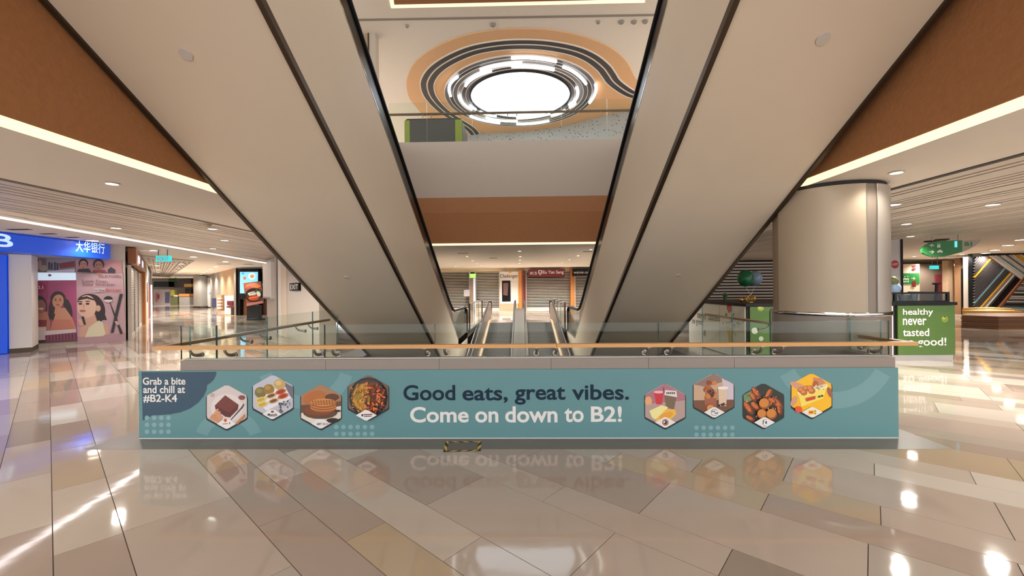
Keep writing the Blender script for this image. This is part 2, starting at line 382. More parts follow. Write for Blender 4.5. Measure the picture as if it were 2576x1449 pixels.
# ---- edge of level one round the void: brown panels, beige fascia, cove lights
def edge(name, boxes, m): 
    mb = MB()
    for b in boxes: mb.box(*b)
    return struct(mb, name, m)
edge('wall_void_left', [(CVL-.12, CVL, -4, CVY, ZC+.07, 4.1)], BROWN); edge('wall_void_right', [(CVR, CVR+.12, -4, CVY, ZC+.07, 4.1)], BROWN)
edge('wall_void_far', [(CVL, CVR, CVY, CVY+.12, ZC+.06, 3.64)], BROWN)
edge('trim_3', [(CVL, CVR, CVY+.015, CVY+.12, 3.645, 4.08)], BROWNL)
edge('wall_fascia_far', [(CVL, CVR, CVY+.03, CVY+.15, 4.085, 5.65)], FASCIA)
edge('wall_fascia_left', [(CVL-.15, CVL-.03, -4, CVY, 4.1, 5.65)], FASCIA); edge('wall_fascia_right', [(CVR+.03, CVR+.15, -4, CVY, 4.1, 5.65)], FASCIA)
for nm, bx, lb in (('left', (CVL-.05, CVL-.01, -3.5, CVY, ZC+.0, ZC+.075), 'warm cove light strip under the left brown void panel'), ('right', (CVR+.01, CVR+.05, -3.5, CVY, ZC+.0, ZC+.075), 'warm cove light strip under the right brown void panel'), ('far', (CVL, CVR, CVY+.0, CVY+.05, ZC, ZC+.055), 'warm cove light strip under the far brown panel between the escalators')):
    single(MB().box(*bx), 'cove_light', COVE, lb, 'light')
l1 = MB()
for r in ((-60, CVL-.15, -4, 54), (CVR+.15, 34, -4, 54), (CVL-.15, CVR+.15, CVY+.15, 54)): l1.box(*r, 5.0, 5.2)
struct(l1, 'floor_level_one', mat('level_one_floor', C(190, 178, 164), .3))
# ---- perimeter walls
struct(MB().box(-9.6, 32, 31, 31.2, 0, ZP), 'wall_back', GREY)
struct(MB().box(-56, -24, 50, 50.2, 0, ZP), 'wall_corridor_end', TANW)
struct(MB().box(32, 32.2, -3, 31.2, 0, ZP), 'wall_right', WALLP)
struct(MB().box(-12, 12, 24, 24.2, 5.2, ZU), 'wall_upper_back', CEILW)

# ================================================================== ESCALATORS
ZB0, ZT0, ZH0 = 5.58, 7.35, 7.76
def zb(Y): return ZB0-T30*Y
def up_escalator(xi, xo, side, label):
    sg = 1 if xo > xi else -1
    r = thing('escalator', label, 'escalator', ((xi+xo)/2, 13.5, 0), 'escalators rising towards the viewer')
    YT = 2.35; ylo = 12.0; zlo = zb(ylo)
    # soffit
    path = [(-1.5, zb(YT)), (YT, zb(YT)), (ylo, zlo), (14.9, zlo)]
    up = [(y, z+.04) for y, z in path][::-1]
    lo, hi = min(xi, xo)+.03, max(xi, xo)-.03
    so = part(MB().yz(path+up, lo, hi), 'soffit', SOFFIT, r)
    # side claddings
    clad = [(-1.5, zb(YT)), (YT, zb(YT)), (ylo, zlo), (14.9, zlo), (14.9, -.03), (12.66, -.03), (YT, ZT0-T30*YT), (-1.5, ZT0-T30*YT)]
    for xx in (xi, xo):
        d = sg if xx == xi else -sg
        part(MB().yz(clad, xx, xx+.03*d), 'side_cladding', BEIGE, r)
        e = MB(); e.yz([(-1.5, zb(YT)-.03), (YT, zb(YT)-.03), (ylo, zlo-.03), (ylo, zlo+.04), (YT, zb(YT)+.05), (-1.5, zb(YT)+.05)], xx-.012*d, xx+.035*d)
        part(e, 'edge_trim', DSTEEL, r)
        b = MB(); o = .02*d
        b.yz([(YT, ZT0-T30*YT), (YT, ZH0-T30*YT-.06), (11.9, ZH0-T30*11.9-.06), (11.9, ZT0-T30*11.9)], xx+o, xx+o+.02*d)
        bal = part(b, 'balustrade_panel', BLACK, r)
        g = MB(); g.yz([(11.9, ZT0-T30*11.9), (12.70, .0), (14.72, .0), (14.72, .84), (11.95, .84), (11.9, ZH0-T30*11.9-.06)], xx+o, xx+o+.02*d)
        part(g, 'landing_glass', GLASSD, r)
        hr = [(xx+o*1.5, y, ZH0-T30*y-.03) for y in (-0.5+YT, 4, 6, 8, 10, 11.3)]+[(xx+o*1.5, 11.8, .97), (xx+o*1.5, 12.2, .89), (xx+o*1.5, 14.5, .88), (xx+o*1.5, 14.72, .82), (xx+o*1.5, 14.8, .66)]
        part(smooth_mb(MB().tube(hr, .042, 10)), 'handrail', RUBBER, r)
        t = MB(); t.yz([(YT, ZT0-T30*YT-.008), (YT, ZT0-T30*YT+.012), (12.66, .014), (12.70, -.01)], xx-.004*d, xx+.03*d); part(t, 'chrome_strip', CHROME, r)
        part(MB().box(xx-.02, xx+.04, 14.74, 14.84, 0, .8), 'newel_post', DSTEEL, r)
    stp = MB(); n = 26
    for k in range(n):
        y1 = 12.0-k*.3464; stp.box(lo+.12, hi-.12, y1-.36, y1, -.05+k*.2-.3, .0+k*.2+.0)
    part(stp, 'steps', mat('escalator_step', C(70, 68, 66), .4, .6), r)
    part(MB().box(lo, hi, 12.0, 15.0, -.05, .003), 'landing_plate', STEEL, r)
    return r, so
def smooth_mb(m): return m
EL, sol = up_escalator(EXI[0], EXO[0], -1, 'escalator rising on the left with beige soffit and black handrail')
ER, sor = up_escalator(EXI[1], EXO[1], 1, 'escalator rising on the right with beige soffit and black handrail')
def on_soffit(px, py):
    d = ray(px, py); t = (ZB0-EYE)/(d.z+T30*d.y); return CAM+d*t
for (px, py, rr, root) in ((468, 136, .055, EL), (2070, 97, .055, ER), (873, 698, .045, EL), (1706, 693, .045, ER)):
    P = on_soffit(px, py); n = Vector((0, -math.sin(math.radians(30)), -math.cos(math.radians(30))))
    part(MB().tube([P+n*.0, P+n*.012], [rr, rr*.96], 24), 'access_cap', mat('cap_white', C(204, 194, 184), .4), root, 'round white cover on the soffit')

T12 = .208
def moving_walkway(x0, x1, label):
    r = thing('moving_walkway', label, 'moving walkway', ((x0+x1)/2, VYB, 0), 'moving walkways going down to the lower level')
    yb = -4.5; nose = lambda Y: -(VYB-Y)*T12
    mb = MB(); L = .40; k = 0
    while VYB-(k+1)*L > yb:
        y1 = VYB-k*L; y0 = y1-L+.006
        mb.yz([(y0, nose(y0)-.05), (y1, nose(y1)-.05), (y1, nose(y1)-.012), (y0, nose(y0)-.012)], x0+.07, x1-.07)
        for j_ in range(18): xx = x0+.085+j_*(x1-x0-.17)/17; mb.yz([(y0, nose(y0)-.012), (y1, nose(y1)-.012), (y1, nose(y1)), (y0, nose(y0))], xx-.014, xx+.014)
        k += 1
    part(mb, 'pallet_belt', mat('pallet_metal', C(44, 42, 39), .75, 0, spec=.12), r, kind='stuff')
    for xx, d in ((x0, 1), (x1, -1)):
        prof = [(yb, nose(yb)-.15), (VYB, -.15), (20.0, 0.0), (20.0, .8), (VYB+.2, .85), (yb, nose(yb)+.85)]
        part(MB().yz(prof, xx-.015, xx+.015), 'balustrade_panel', mat('balustrade_steel', C(112, 99, 90), .34, .5, noise=.12, nscale=5, stretch=(1, .3, 3)), r)
        hr_ = [(xx, yb, nose(yb)+.9), (xx, VYB-.4, nose(VYB-.4)+.9), (xx, VYB+.3, .93), (xx, 19.9, .93), (xx, 20.12, .84), (xx, 20.16, .6), (xx, 20.05, .3)]
        part(MB().tube(hr_, .038, 8), 'handrail', RUBBER, r)
        sk = [(yb, nose(yb)-.16), (VYB, -.16), (19.6, -.16), (19.6, .06), (VYB, .1), (yb, nose(yb)+.1)]
        part(MB().yz(sk, xx+d*.017, xx+d*.085), 'skirt_deck', mat('skirt_beige_metal', C(196, 172, 144), .35, .2), r)
    part(MB().box(x0+.08, x1-.08, VYB, 19.7, -.06, .004), 'comb_plate', STEEL, r)
    ts = MB(); ts.yz([(yb, nose(yb)-.9), (VYB, -.9), (VYB+1.6, -.9), (VYB+1.6, -.26), (VYB, -.26), (yb, nose(yb)-.3)], x0-.02, x1+.02); part(ts, 'truss', GREY, r)
    xo_ = EXI[0]+.02 if x0 < -1 else EXI[1]-.02; xi_ = x0-.02 if x0 < -1 else x1+.02
    dk = MB(); dk.yz([(yb, nose(yb)-.1), (VYB, -.1), (VYB, .0), (yb, nose(yb)+.0)], min(xo_, xi_), max(xo_, xi_)); part(dk, 'outer_deck', mat('deck_steel', C(120, 112, 108), .35, .6), r)
    if x0 > 0: part(MB().yz([(yb, nose(yb)+.45), (VYB, .45), (19.8, .5), (19.8, .56), (VYB, .55), (yb, nose(yb)+.55)], -.285, x0-.016), 'centre_deck', mat('deck_steel_pale', C(84, 78, 72), .7, 0, spec=.15), r)
    return r
moving_walkway(-1.49, -.30, 'left of the two moving walkways sloping down through the void opening')
moving_walkway(.14, 1.40, 'right of the two moving walkways sloping down through the void opening')
# glass barriers along the descending escalators
for X, sd in ((EXI[0]+.06, 'left'), (EXI[1]-.06, 'right')):
    r = thing('glass_balustrade', 'glass barrier on the %s of the moving walkways beyond the handrail ends' % sd, 'barrier', (X, 17, 0))
    for k in range(3):
        part(MB().box(X-.008, X+.008, 15.1+k*1.6, 16.66+k*1.6, .02, 1.02, 0, {0: 1, 1: 1, 2: 1, 3: 1}), 'glass_pane', [GLASS, GEDGE], r)
    part(MB().tube([(X, 15.05, .98), (X, 19.9, .98)], .025, 8), 'top_rail', STEEL, r)
    for y in (15.05, 19.9): part(MB().box(X-.03, X+.03, y-.03, y+.03, 0, 1.0), 'post', DSTEEL, r)
    part(MB().box(X-.04, X+.04, 15.05, 19.9, 0, .05), 'base_channel', STEEL, r)

# ================================================================== PARAPET, GLASS, TIMBER RAIL
BF = 4.21                                   # front face of the banner
pr = thing('parapet', 'low grey granite upstand wall around the escalator void, behind the banner', 'parapet', (0, 4.25, 0))
xs = [-3.60, -2.05, -.86, .30, 1.30, 2.17, 3.78]
for i in range(6): part(MB().box(xs[i]+.0015, xs[i+1]-.0015, 4.23, 4.40, .0, .815), 'granite_panel', GRAN, pr)
ysd = [4.402, 5.3, 6.3, 7.3, 8.1]
part(MB().box(3.64, 3.78, 4.402, 4.70, 0, .815), 'granite_panel', GRAN, pr)
for a_, b_ in ((4.402, 6.1), (6.1, 7.85)): part(MB().box(-3.62, -3.51, a_, b_-.002, .002, .06), 'floor_channel', STEEL, pr)
part(MB().box(3.66, 3.77, 5.95, 8.5, .002, .06), 'floor_channel', STEEL, pr)
gb = thing('glass_balustrade', 'frameless glass balustrade standing on the granite upstand above the banner', 'balustrade', (0, 4.30, .815))
GY = 4.30
jx = [aty(x, 850, GY).x for x in (455, 545, 817, 1094, 1374, 1656, 1938, 2236)]
for i in range(7):
    part(MB().box(jx[i]+.004, jx[i+1]-.004, GY-.009, GY+.009, .818, 1.178, 0, {4: 1, 5: 1, 0: 1}), 'glass_pane', [GLASS, GEDGE], gb)
for X, yy in ((-3.565, (4.315, 5.65, 6.9, 7.85)), (3.715, (4.315, 4.72))):
    for a, b in zip(yy, yy[1:]): part(MB().box(X-.009, X+.009, a+.004, b-.004, .82 if X > 0 else .06, 1.178, 0, {2: 1, 3: 1, 0: 1}), 'glass_pane', [GLASS, GEDGE], gb)
for a, b in ((6.2, 7.3), (7.3, 8.5)): part(MB().box(3.715-.009, 3.715+.009, a+.004, b-.004, .06, 1.178, 0, {2: 1, 3: 1, 0: 1}), 'glass_pane', [GLASS, GEDGE], gb)
part(MB().box(-3.59, 3.76, GY-.03, GY+.03, .816, .83), 'shoe_channel', STEEL, gb)
# timber rail: mitred front length and side lengths
hr = thing('handrail', 'flat oak handrail on curved steel brackets in front of the glass', 'handrail', (0, 4.14, .815))
RX0, RX1, RY0, RY1, RZ0, RZ1 = -3.785, 3.885, 4.10, 4.168, .948, .984
js = [RX0, .35, RX1]
part(MB().xy([(RX0, RY0), (.345, RY0), (.345, RY1), (RX0+.075, RY1)], RZ0, RZ1), 'rail_length', WOOD, hr)
part(MB().xy([(.35, RY0), (RX1, RY0), (RX1-.075, RY1), (.35, RY1)], RZ0, RZ1), 'rail_length', WOOD, hr)
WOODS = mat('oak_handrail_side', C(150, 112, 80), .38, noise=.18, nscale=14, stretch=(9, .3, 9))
part(MB().xy([(RX0, RY0), (RX0, 7.85), (RX0+.075, 7.85), (RX0+.075, RY1)], RZ0, RZ1), 'rail_length', WOODS, hr)
part(MB().xy([(RX1, RY0), (RX1, 4.72), (RX1-.075, 4.72), (RX1-.075, RY1)], RZ0, RZ1), 'rail_length', WOODS, hr)
part(MB().xy([(RX1, 6.15), (RX1, 8.6), (RX1-.075, 8.6), (RX1-.075, 6.15)], RZ0, RZ1), 'rail_length', WOODS, hr)
def bracket(P, d):      # P under the rail, d = towards the glass
    d = Vector(d); P = Vector(P); G = .155
    mb = MB()
    pts = [P, P+Vector((0, 0, -.02)), P+d*.02+Vector((0, 0, -.045)), P+d*.05+Vector((0, 0, -.068)), P+d*.10+Vector((0, 0, -.078)), P+d*G+Vector((0, 0, -.08))]
    mb.tube(pts, [.012, .012, .013, .015, .018, .02], 8); e = pts[-1]; mb.tube([e-d*.012, e+d*.004], .028, 12)
    mb.box(P.x-.02, P.x+.02, P.y-.02, P.y+.02, P.z-.006, P.z)
    return mb
src = None
for px in (478, 565, 790, 835, 1068, 1118, 1350, 1400, 1632, 1690, 1917, 1970, 2222):
    X = aty(px, 878, 4.14).x
    if src is None: sx = X; src = smooth(part(bracket((X, 4.14, RZ0), (0, 1, 0)), 'rail_bracket', STEEL, hr))
    else: o = pcopy(src, (X-sx, 0, 0)); o.parent = hr
for X, d, ys in ((RX0+.04, 1, (5.35, 5.75, 6.7, 7.1)), (RX1-.04, -1, (4.55, 6.45, 7.15, 7.55))):
    for y in ys: smooth(part(bracket((X, y, RZ0), (d*1.05, 0, 0)), 'rail_bracket', STEEL, hr))

# ================================================================== BANNER
bn = thing('banner', 'long teal printed banner about eating on the lower level, fixed to the parapet', 'banner', (-.1, 4.22, 0))
part(MB().box(-4.03, 3.79, BF, 4.229, .006, .712), 'banner_panel', mat('teal_print', C(94, 137, 141), .42, noise=.05, nscale=1.2), bn)
part(MB().box(-4.03, 3.79, BF-.002, 4.229, .0, .008), 'white_bottom_edge', WHITE, bn)
bf = Frame((0, BF, 0), (1, 0, 0), (0, 0, 1), (0, -1, 0))
TEALL = C(110, 150, 154)
inb = lambda x, y: 358 < x < 2251 and 934-(x-358)*.0066 < y < 1098
# dark blob in the corner
blob = [(356, 936), (545, 935), (543, 945), (538, 955), (530, 963), (521, 969), (520, 980), (513, 996), (500, 1012), (480, 1027), (455, 1037), (430, 1042), (405, 1044), (382, 1045), (374, 1051), (359, 1058)]
ident = lambda x, y: (x, y)
Print(bf, .0005, .0003).poly(blob, C(44, 72, 92), ident).done('printed_corner_shape', bn)
for rx, ry, r0, r1, n_ in ((575, 1116, 57, 87, 36), (770, 905, 92, 124, 36), (2100, 868, 118, 160, 60)):
    Print(bf, .0005, .0003).ring(rx, ry, r0, r1, TEALL, ident, clip=inb, n=n_).done('printed_arc', bn)
for gx, gy, nx, ny in ((370, 1051, 4, 3), (846, 1074, 6, 2), (1752, 1076, 6, 2)):
    for i in range(nx):
        for j in range(ny): Print(bf, .0008, .0003).ell(gx+i*18, gy+j*17.5, 5.8, 5.8, C(128, 164, 168), ident, n=14).done('printed_dot', bn)
for wd_, *bx_ in (('Good', 1015, 968, 1145, 1007.5), ('eats,', 1163.6, 975, 1277, 1014), ('great', 1295, 972.6, 1422, 1018), ('vibes.', 1439, 966.7, 1582, 1006)): tpx(wd_, bf, *bx_, NAVY, bn, bold=.018, off=.0025, name='slogan_word')
for wd_, *bx_ in (('Come', 1032, 1023, 1179, 1063), ('on', 1195.6, 1034.5, 1253.5, 1063), ('down', 1271, 1021.6, 1402, 1063), ('to', 1420, 1026, 1468, 1062), ('B2!', 1486.5, 1021.6, 1564, 1061.5)): tpx(wd_, bf, *bx_, INKW, bn, bold=.022, off=.0025, name='slogan_word')
for t_, a, b, c_, d in (('Grab a bite', 360, 949, 467, 968), ('and chill at', 361, 970, 466, 989), ('#B2-K4', 361, 992, 446, 1013)):
    tpx(t_, bf, a, b, c_, d, INKW, bn, bold=.02, off=.0025)
# eight hexagonal food photographs
HEX = [(571, 1024, 'brownie'), (687, 999, 'pastry'), (808, 1023, 'waffle'), (927, 999, 'noodle'), (1673, 1021, 'toast'), (1795, 995, 'bubble_waffle'), (1920, 1020, 'chicken'), (2041, 995, 'rice_box')]
def hexagon(cx, cy, kind):
    R = 57; W = 51
    def hx(k=1, dy=0):
        base = [(0, -R), (W, -R*.5), (W, R*.5), (0, R), (-W, R*.5), (-W, -R*.5)]; out = []
        for i in range(6):
            a, b, c_ = base[i-1], base[i], base[(i+1) % 6]
            for q in (a, c_): pass
            for f in (.10, .03): out.append((b[0]+(a[0]-b[0])*f*(1), b[1]+(a[1]-b[1])*f+(2 if f < .05 and i == 0 else 0)))
            out.append((b[0]+(c_[0]-b[0])*.10, b[1]+(c_[1]-b[1])*.10))
        return [(cx+x*k, cy+y*k+dy) for x, y in out]
    q = Print(bf, .002, .0003); P = lambda pts, col: q.poly(pts, col, lambda x, y: (x, y)); E = lambda x, y, a, b, col, rot=0: q.ell(cx+x, cy+y, a, b, col, ident, rot=rot, n=16)
    inner = hx(.985, -1)
    rnd = random.Random(kind)
    def inside(x, y, s=.93): return abs(x) < W*s and abs(y) < R*s and abs(x)/W*.5+abs(y)/R < s
    def lobs(n, x0, x1, y0, y1, cols, a=(3, 6), sq=.6):
        for _ in range(n):
            x, y = rnd.uniform(x0, x1), rnd.uniform(y0, y1)
            if inside(x, y, .86): E(x, y, rnd.uniform(*a), rnd.uniform(*a)*sq, C(*rnd.choice(cols)), rnd.uniform(0, 180))
    P(hx(1.03, 2), C(34, 40, 44))
    if kind == 'brownie':
        P(inner, C(206, 192, 190)); E(0, 2, 40, 36, C(216, 206, 202)); E(38, -24, 9, 6, C(128, 76, 70)); E(-36, -30, 6, 5, C(190, 160, 158))
        P([(cx-4, cy-30), (cx+30, cy-6), (cx+28, cy+6), (cx+8, cy+26), (cx-4, cy+24), (cx-28, cy+6), (cx-30, cy-4)], C(92, 42, 38)); P([(cx-4, cy-30), (cx+30, cy-6), (cx+6, cy+14), (cx-28, cy-4)], C(112, 54, 46))
        P([(cx+9, cy+32), (cx+11, cy+33), (cx+40, cy+2), (cx+45, cy-8), (cx+42, cy-8), (cx+35, cy+2)], C(70, 52, 52)); P([(cx+22, cy+40), (cx+46, cy+16), (cx+48, cy+24), (cx+26, cy+44)], C(186, 128, 92))
        for k, (x, y) in enumerate(((-27, 10), (-22, 16), (-20, 22), (-16, 28))): E(x, y+4, 12, 3.6, C(206, 146, 112), 118); 
        P([(cx-44, cy+28), (cx-34, cy+16), (cx-12, cy+36), (cx-20, cy+40)], C(200, 140, 104))
    elif kind == 'pastry':
        P(inner, C(188, 186, 196)); P([(cx+28, cy-38), (cx+50, cy-26), (cx+50, cy+4), (cx+36, cy-10)], C(110, 106, 118)); P([(cx-42, cy+8), (cx+20, cy-46), (cx+46, cy+2), (cx-16, cy+34)], C(226, 222, 226))
        for x, y, a, c_ in ((-31, -12, 15, (122, 108, 58)), (-10, -20, 14, (150, 116, 52)), (17, -32, 15, (190, 160, 100))): E(x, y, a, a*.92, C(*c_)); E(x-3, y-4, a*.5, a*.4, C(*[min(255, v+24) for v in c_]))
        for x, y, c_, d_ in ((-4, -4, (206, 176, 122), (116, 72, 44)), (2, 9, (206, 176, 122), (116, 72, 44)), (20, -14, (196, 96, 52), (150, 56, 30)), (26, -3, (196, 96, 52), (150, 56, 30)), (-30, 6, (220, 196, 108), (196, 160, 70)), (-26, 18, (220, 196, 108), (196, 160, 70))): E(x, y, 14, 6.5, C(*c_), -18); E(x, y, 10, 4, C(*d_), -18)
        lobs(34, 16, 48, 10, 40, ((40, 44, 40), (70, 76, 66), (150, 150, 150)), (1.5, 4))
    elif kind == 'waffle':
        P(inner, C(166, 120, 84)); P([(cx-50, cy-4), (cx+50, cy-14), (cx+50, cy+14), (cx-50, cy+18)], C(104, 70, 50)); P([(cx-50, cy+16), (cx+50, cy-2), (cx+50, cy+28), (cx, cy+55), (cx-50, cy+28)], C(220, 208, 194))
        E(-16, -22, 30, 17, C(176, 104, 54), -14); E(28, -24, 18, 9, C(92, 54, 36)); E(-2, 14, 44, 17, C(96, 66, 48)); E(-6, 10, 36, 12, C(126, 70, 38))
        for k in range(3): E(6, 4-k*6, 33, 11, C(150, 84, 44)); E(6, 1-k*6, 33, 10, C(206, 138, 78))
        for k in range(9): x = -22+k*7; P([(cx+x, cy-18), (cx+x+1.4, cy-18), (cx+x+4, cy-4), (cx+x+2.4, cy-4)], C(140, 78, 40))
        for k in range(3): P([(cx-24+k, cy-14+k*4), (cx+34, cy-16+k*4), (cx+34, cy-15+k*4), (cx-24+k, cy-13+k*4)], C(140, 78, 40))
        E(30, 34, 16, 6, C(44, 28, 24)); E(42, 10, 8, 3, C(44, 34, 32))
    elif kind == 'noodle':
        P(inner, C(120, 92, 74)); E(0, 0, 49, 50, C(30, 28, 30)); E(0, 0, 44, 45, C(60, 54, 50)); E(0, 2, 42, 41, C(120, 62, 30))
        P([(cx-40, cy+4), (cx-36, cy-18), (cx-20, cy-32), (cx-4, cy-36), (cx+4, cy+2), (cx+2, cy+34), (cx-16, cy+36), (cx-34, cy+22)], C(186, 132, 52))
        lobs(110, -42, 4, -34, 36, ((206, 156, 70), (160, 104, 38), (220, 172, 84), (120, 74, 32)), (2, 4), .4)
        lobs(90, -4, 42, -38, 38, ((216, 112, 60), (70, 30, 26), (176, 72, 36), (226, 134, 78), (52, 28, 28)), (3, 6), .45); lobs(5, -24, -14, -12, 0, ((92, 132, 60),), (2, 3))
    elif kind == 'toast':
        P(inner, C(186, 160, 152)); P([(cx-50, cy-28), (cx, cy-56), (cx+50, cy-28), (cx+50, cy-14), (cx-50, cy-4)], C(170, 112, 122)); E(-42, -12, 9, 12, C(222, 164, 112)); P([(cx-50, cy-2), (cx+50, cy-14), (cx+50, cy+28), (cx, cy+54), (cx-50, cy+28)], C(178, 152, 146))
        P([(cx-28, cy-34), (cx-4, cy-34), (cx-8, cy-4), (cx-22, cy-4)], C(200, 54, 66)); E(-16, -35, 13, 3.5, C(226, 180, 186)); P([(cx-5, cy-46), (cx-3, cy-48), (cx-3, cy-32), (cx-5, cy-32)], C(120, 30, 40))
        P([(cx-2, cy-26), (cx+28, cy-22), (cx+22, cy+10), (cx+2, cy+2)], C(120, 100, 80)); P([(cx, cy-40), (cx+28, cy-38), (cx+30, cy-22), (cx-2, cy-28)], C(222, 214, 208)); 
        for k in range(5): P([(cx+3+k*4.5, cy-35), (cx+6+k*4.5, cy-35), (cx+6+k*4.5, cy-30), (cx+3+k*4.5, cy-30)], C(60, 50, 50))
        P([(cx-40, cy+12), (cx-10, cy-2), (cx+6, cy+2), (cx+4, cy+14), (cx-26, cy+34), (cx-34, cy+28)], C(234, 222, 154)); P([(cx-26, cy+36), (cx+2, cy+8), (cx+24, cy+8), (cx+28, cy+20), (cx+14, cy+34), (cx-10, cy+44)], C(236, 180, 72)); E(2, 24, 18, 8, C(226, 160, 60), -20)
    elif kind == 'bubble_waffle':
        P(inner, C(196, 160, 132)); P([(cx-50, cy-28), (cx, cy-56), (cx+34, cy-38), (cx-20, cy-22)], C(140, 112, 104)); P([(cx+20, cy-44), (cx+50, cy-28), (cx+50, cy+10), (cx+30, cy+10)], C(200, 186, 196)); P([(cx-50, cy+12), (cx+50, cy+10), (cx+50, cy+28), (cx, cy+54), (cx-50, cy+28)], C(116, 76, 58))
        P([(cx-24, cy+2), (cx+8, cy+2), (cx+4, cy+40), (cx-20, cy+40)], C(158, 94, 68))
        for k in range(16): x, y = rnd.uniform(-22, 6), rnd.uniform(-34, 2); E(x, y, 6.5, 6, C(*rnd.choice(((176, 96, 46), (200, 122, 62), (140, 70, 34)))))
        for k in range(6): x, y = rnd.uniform(-12, 2), rnd.uniform(-18, 2); E(x, y, 4.4, 4.4, C(66, 34, 30)); E(x-1, y-1.6, 1.4, 1.2, C(170, 130, 110))
        P([(cx+10, cy-20), (cx+34, cy-20), (cx+30, cy+26), (cx+12, cy+26)], C(214, 186, 160)); E(22, -20, 14, 4, C(232, 222, 214)); 
        for k in range(14): E(rnd.uniform(12, 30), rnd.uniform(17, 26), 1.7, 1.7, C(60, 30, 30))
        E(-10, 30, 9, 8, C(206, 140, 80))
    elif kind == 'chicken':
        P(inner, C(40, 42, 34)); P([(cx-50, cy-26), (cx-30, cy-38), (cx-28, cy-14), (cx-48, cy-4)], C(110, 136, 92))
        for x, y, a, b, r_ in ((-18, -32, 18, 7, 55), (-26, -22, 13, 7, 60), (14, -30, 14, 7, -60), (-38, 6, 20, 8, 55), (-20, 2, 16, 8, 40), (34, -6, 20, 9, 48), (22, -12, 12, 7, 30), (40, 12, 12, 6, 80), (-34, 32, 13, 6, 28)): E(x, y, a, b, C(120, 54, 26), r_); E(x-2, y-2, a*.75, b*.6, C(196, 106, 54), r_)
        lobs(40, -44, 44, -40, 30, ((226, 140, 84), (150, 70, 34)), (1.5, 3))
        for x, y, a in ((0, -6, 14), (-6, 20, 12.5), (18, 20, 13.5)): E(x, y, a, a, C(150, 82, 34)); E(x-1, y-2, a*.85, a*.82, C(204, 128, 58))
    else:
        P(inner, C(238, 180, 30)); E(-34, -24, 22, 8, C(206, 150, 118), 24); P([(cx+4, cy-46), (cx+24, cy-44), (cx+36, cy-32), (cx+14, cy-22), (cx+4, cy-32)], C(198, 130, 92)); E(10, -26, 8, 12, C(176, 92, 40)); E(-44, 14, 7, 14, C(206, 150, 118), 30); E(46, -8, 6, 14, C(150, 92, 72), -20)
        P([(cx-34, cy-8), (cx+38, cy-24), (cx+30, cy+6), (cx-26, cy+28)], C(238, 214, 96)); P([(cx-36, cy-10), (cx+40, cy-28), (cx+39, cy-20), (cx-34, cy-2)], C(246, 236, 170)); P([(cx-34, cy-14), (cx+38, cy-30), (cx+36, cy-22), (cx-32, cy-4)], C(222, 206, 178))
        for x, y in ((-26, -14), (-14, -18), (-4, -18), (-20, -8), (0, -12)): E(x, y, 9, 7.5, C(186, 104, 48)); E(x-2, y-2, 5, 4, C(216, 140, 80))
        lobs(16, 6, 34, -26, -14, ((236, 222, 190), (120, 110, 90)), (1, 2.4)); E(18, 2, 3, 2.4, C(40, 30, 26)); E(25, 0, 3, 2.4, C(40, 30, 26)); P([(cx-16, cy+6), (cx+8, cy), (cx+8, cy+8), (cx-14, cy+14)], C(196, 70, 40)); E(-34, 34, 9, 8, C(226, 80, 50))
    P([(cx-26, cy+41), (cx-3, cy+28), (cx+3, cy+28), (cx+26, cy+41), (cx+3, cy+54), (cx-3, cy+54)] if kind not in ('brownie', 'pastry', 'waffle') else [(cx-24, cy+42), (cx-8, cy+30), (cx+8, cy+30), (cx+24, cy+42), (cx+3, cy+54), (cx-3, cy+54)], C(226, 222, 220))
    if kind == 'brownie': E(-3, 33, 4, 4.5, C(196, 96, 60)); P([(cx-10, cy+41), (cx+4, cy+40), (cx+4, cy+42), (cx-10, cy+43)], C(190, 110, 80)); E(8, 40, 1.4, 3, C(196, 96, 60))
    if kind == 'toast': q.ring(cx, cy+41, 5.5, 8, C(170, 70, 40), ident, n=18); E(0, 41, 4.5, 5, C(30, 26, 26)); E(-2, 40, 2, 2.4, C(226, 222, 220))
    if kind == 'bubble_waffle': q.ring(cx, cy+41, 7.6, 8.6, C(60, 60, 62), ident, a0=20, a1=330, n=18); P([(cx-7, cy+38), (cx+2, cy+37), (cx+2, cy+39), (cx-7, cy+40)], C(30, 30, 32)); P([(cx, cy+42), (cx+10, cy+41), (cx+10, cy+43), (cx, cy+44)], C(30, 30, 32))
    if kind == 'chicken': P([(cx-6, cy+36), (cx, cy+36), (cx-2, cy+38), (cx-3, cy+46), (cx-5, cy+46), (cx-4, cy+38)], C(40, 40, 42)); E(4, 41, 1.8, 4, C(40, 40, 42)); P([(cx-4, cy+49), (cx+4, cy+49), (cx+4, cy+50), (cx-4, cy+50)], C(60, 60, 60)); P([(cx-3, cy+33), (cx+4, cy+33), (cx+4, cy+34), (cx-3, cy+34)], C(90, 90, 90))
    if kind == 'rice_box': P([(cx-11, cy+36), (cx+10, cy+35), (cx+10, cy+46), (cx-11, cy+47)], C(238, 196, 66)); P([(cx-8, cy+39), (cx+2, cy+38), (cx+2, cy+43), (cx-8, cy+44)], C(196, 80, 36)); E(7, 38, 2, 1, C(40, 30, 26)); E(7, 44, 2, 1, C(40, 30, 26))
    if kind == 'pastry': P([(cx-3, cy+33), (cx+4, cy+33), (cx+4, cy+38), (cx-3, cy+38)], C(150, 60, 54)); P([(cx-8, cy+47), (cx+9, cy+47), (cx+9, cy+48), (cx-8, cy+48)], C(120, 110, 110))
    if kind == 'noodle': E(-10, 41, 2.4, 3, C(60, 34, 34)); P([(cx-7, cy+38.5), (cx+15, cy+37.5), (cx+15, cy+40), (cx-7, cy+41)], C(110, 44, 46)); P([(cx-6, cy+43), (cx+13, cy+42), (cx+13, cy+44), (cx-6, cy+45)], C(70, 40, 42))
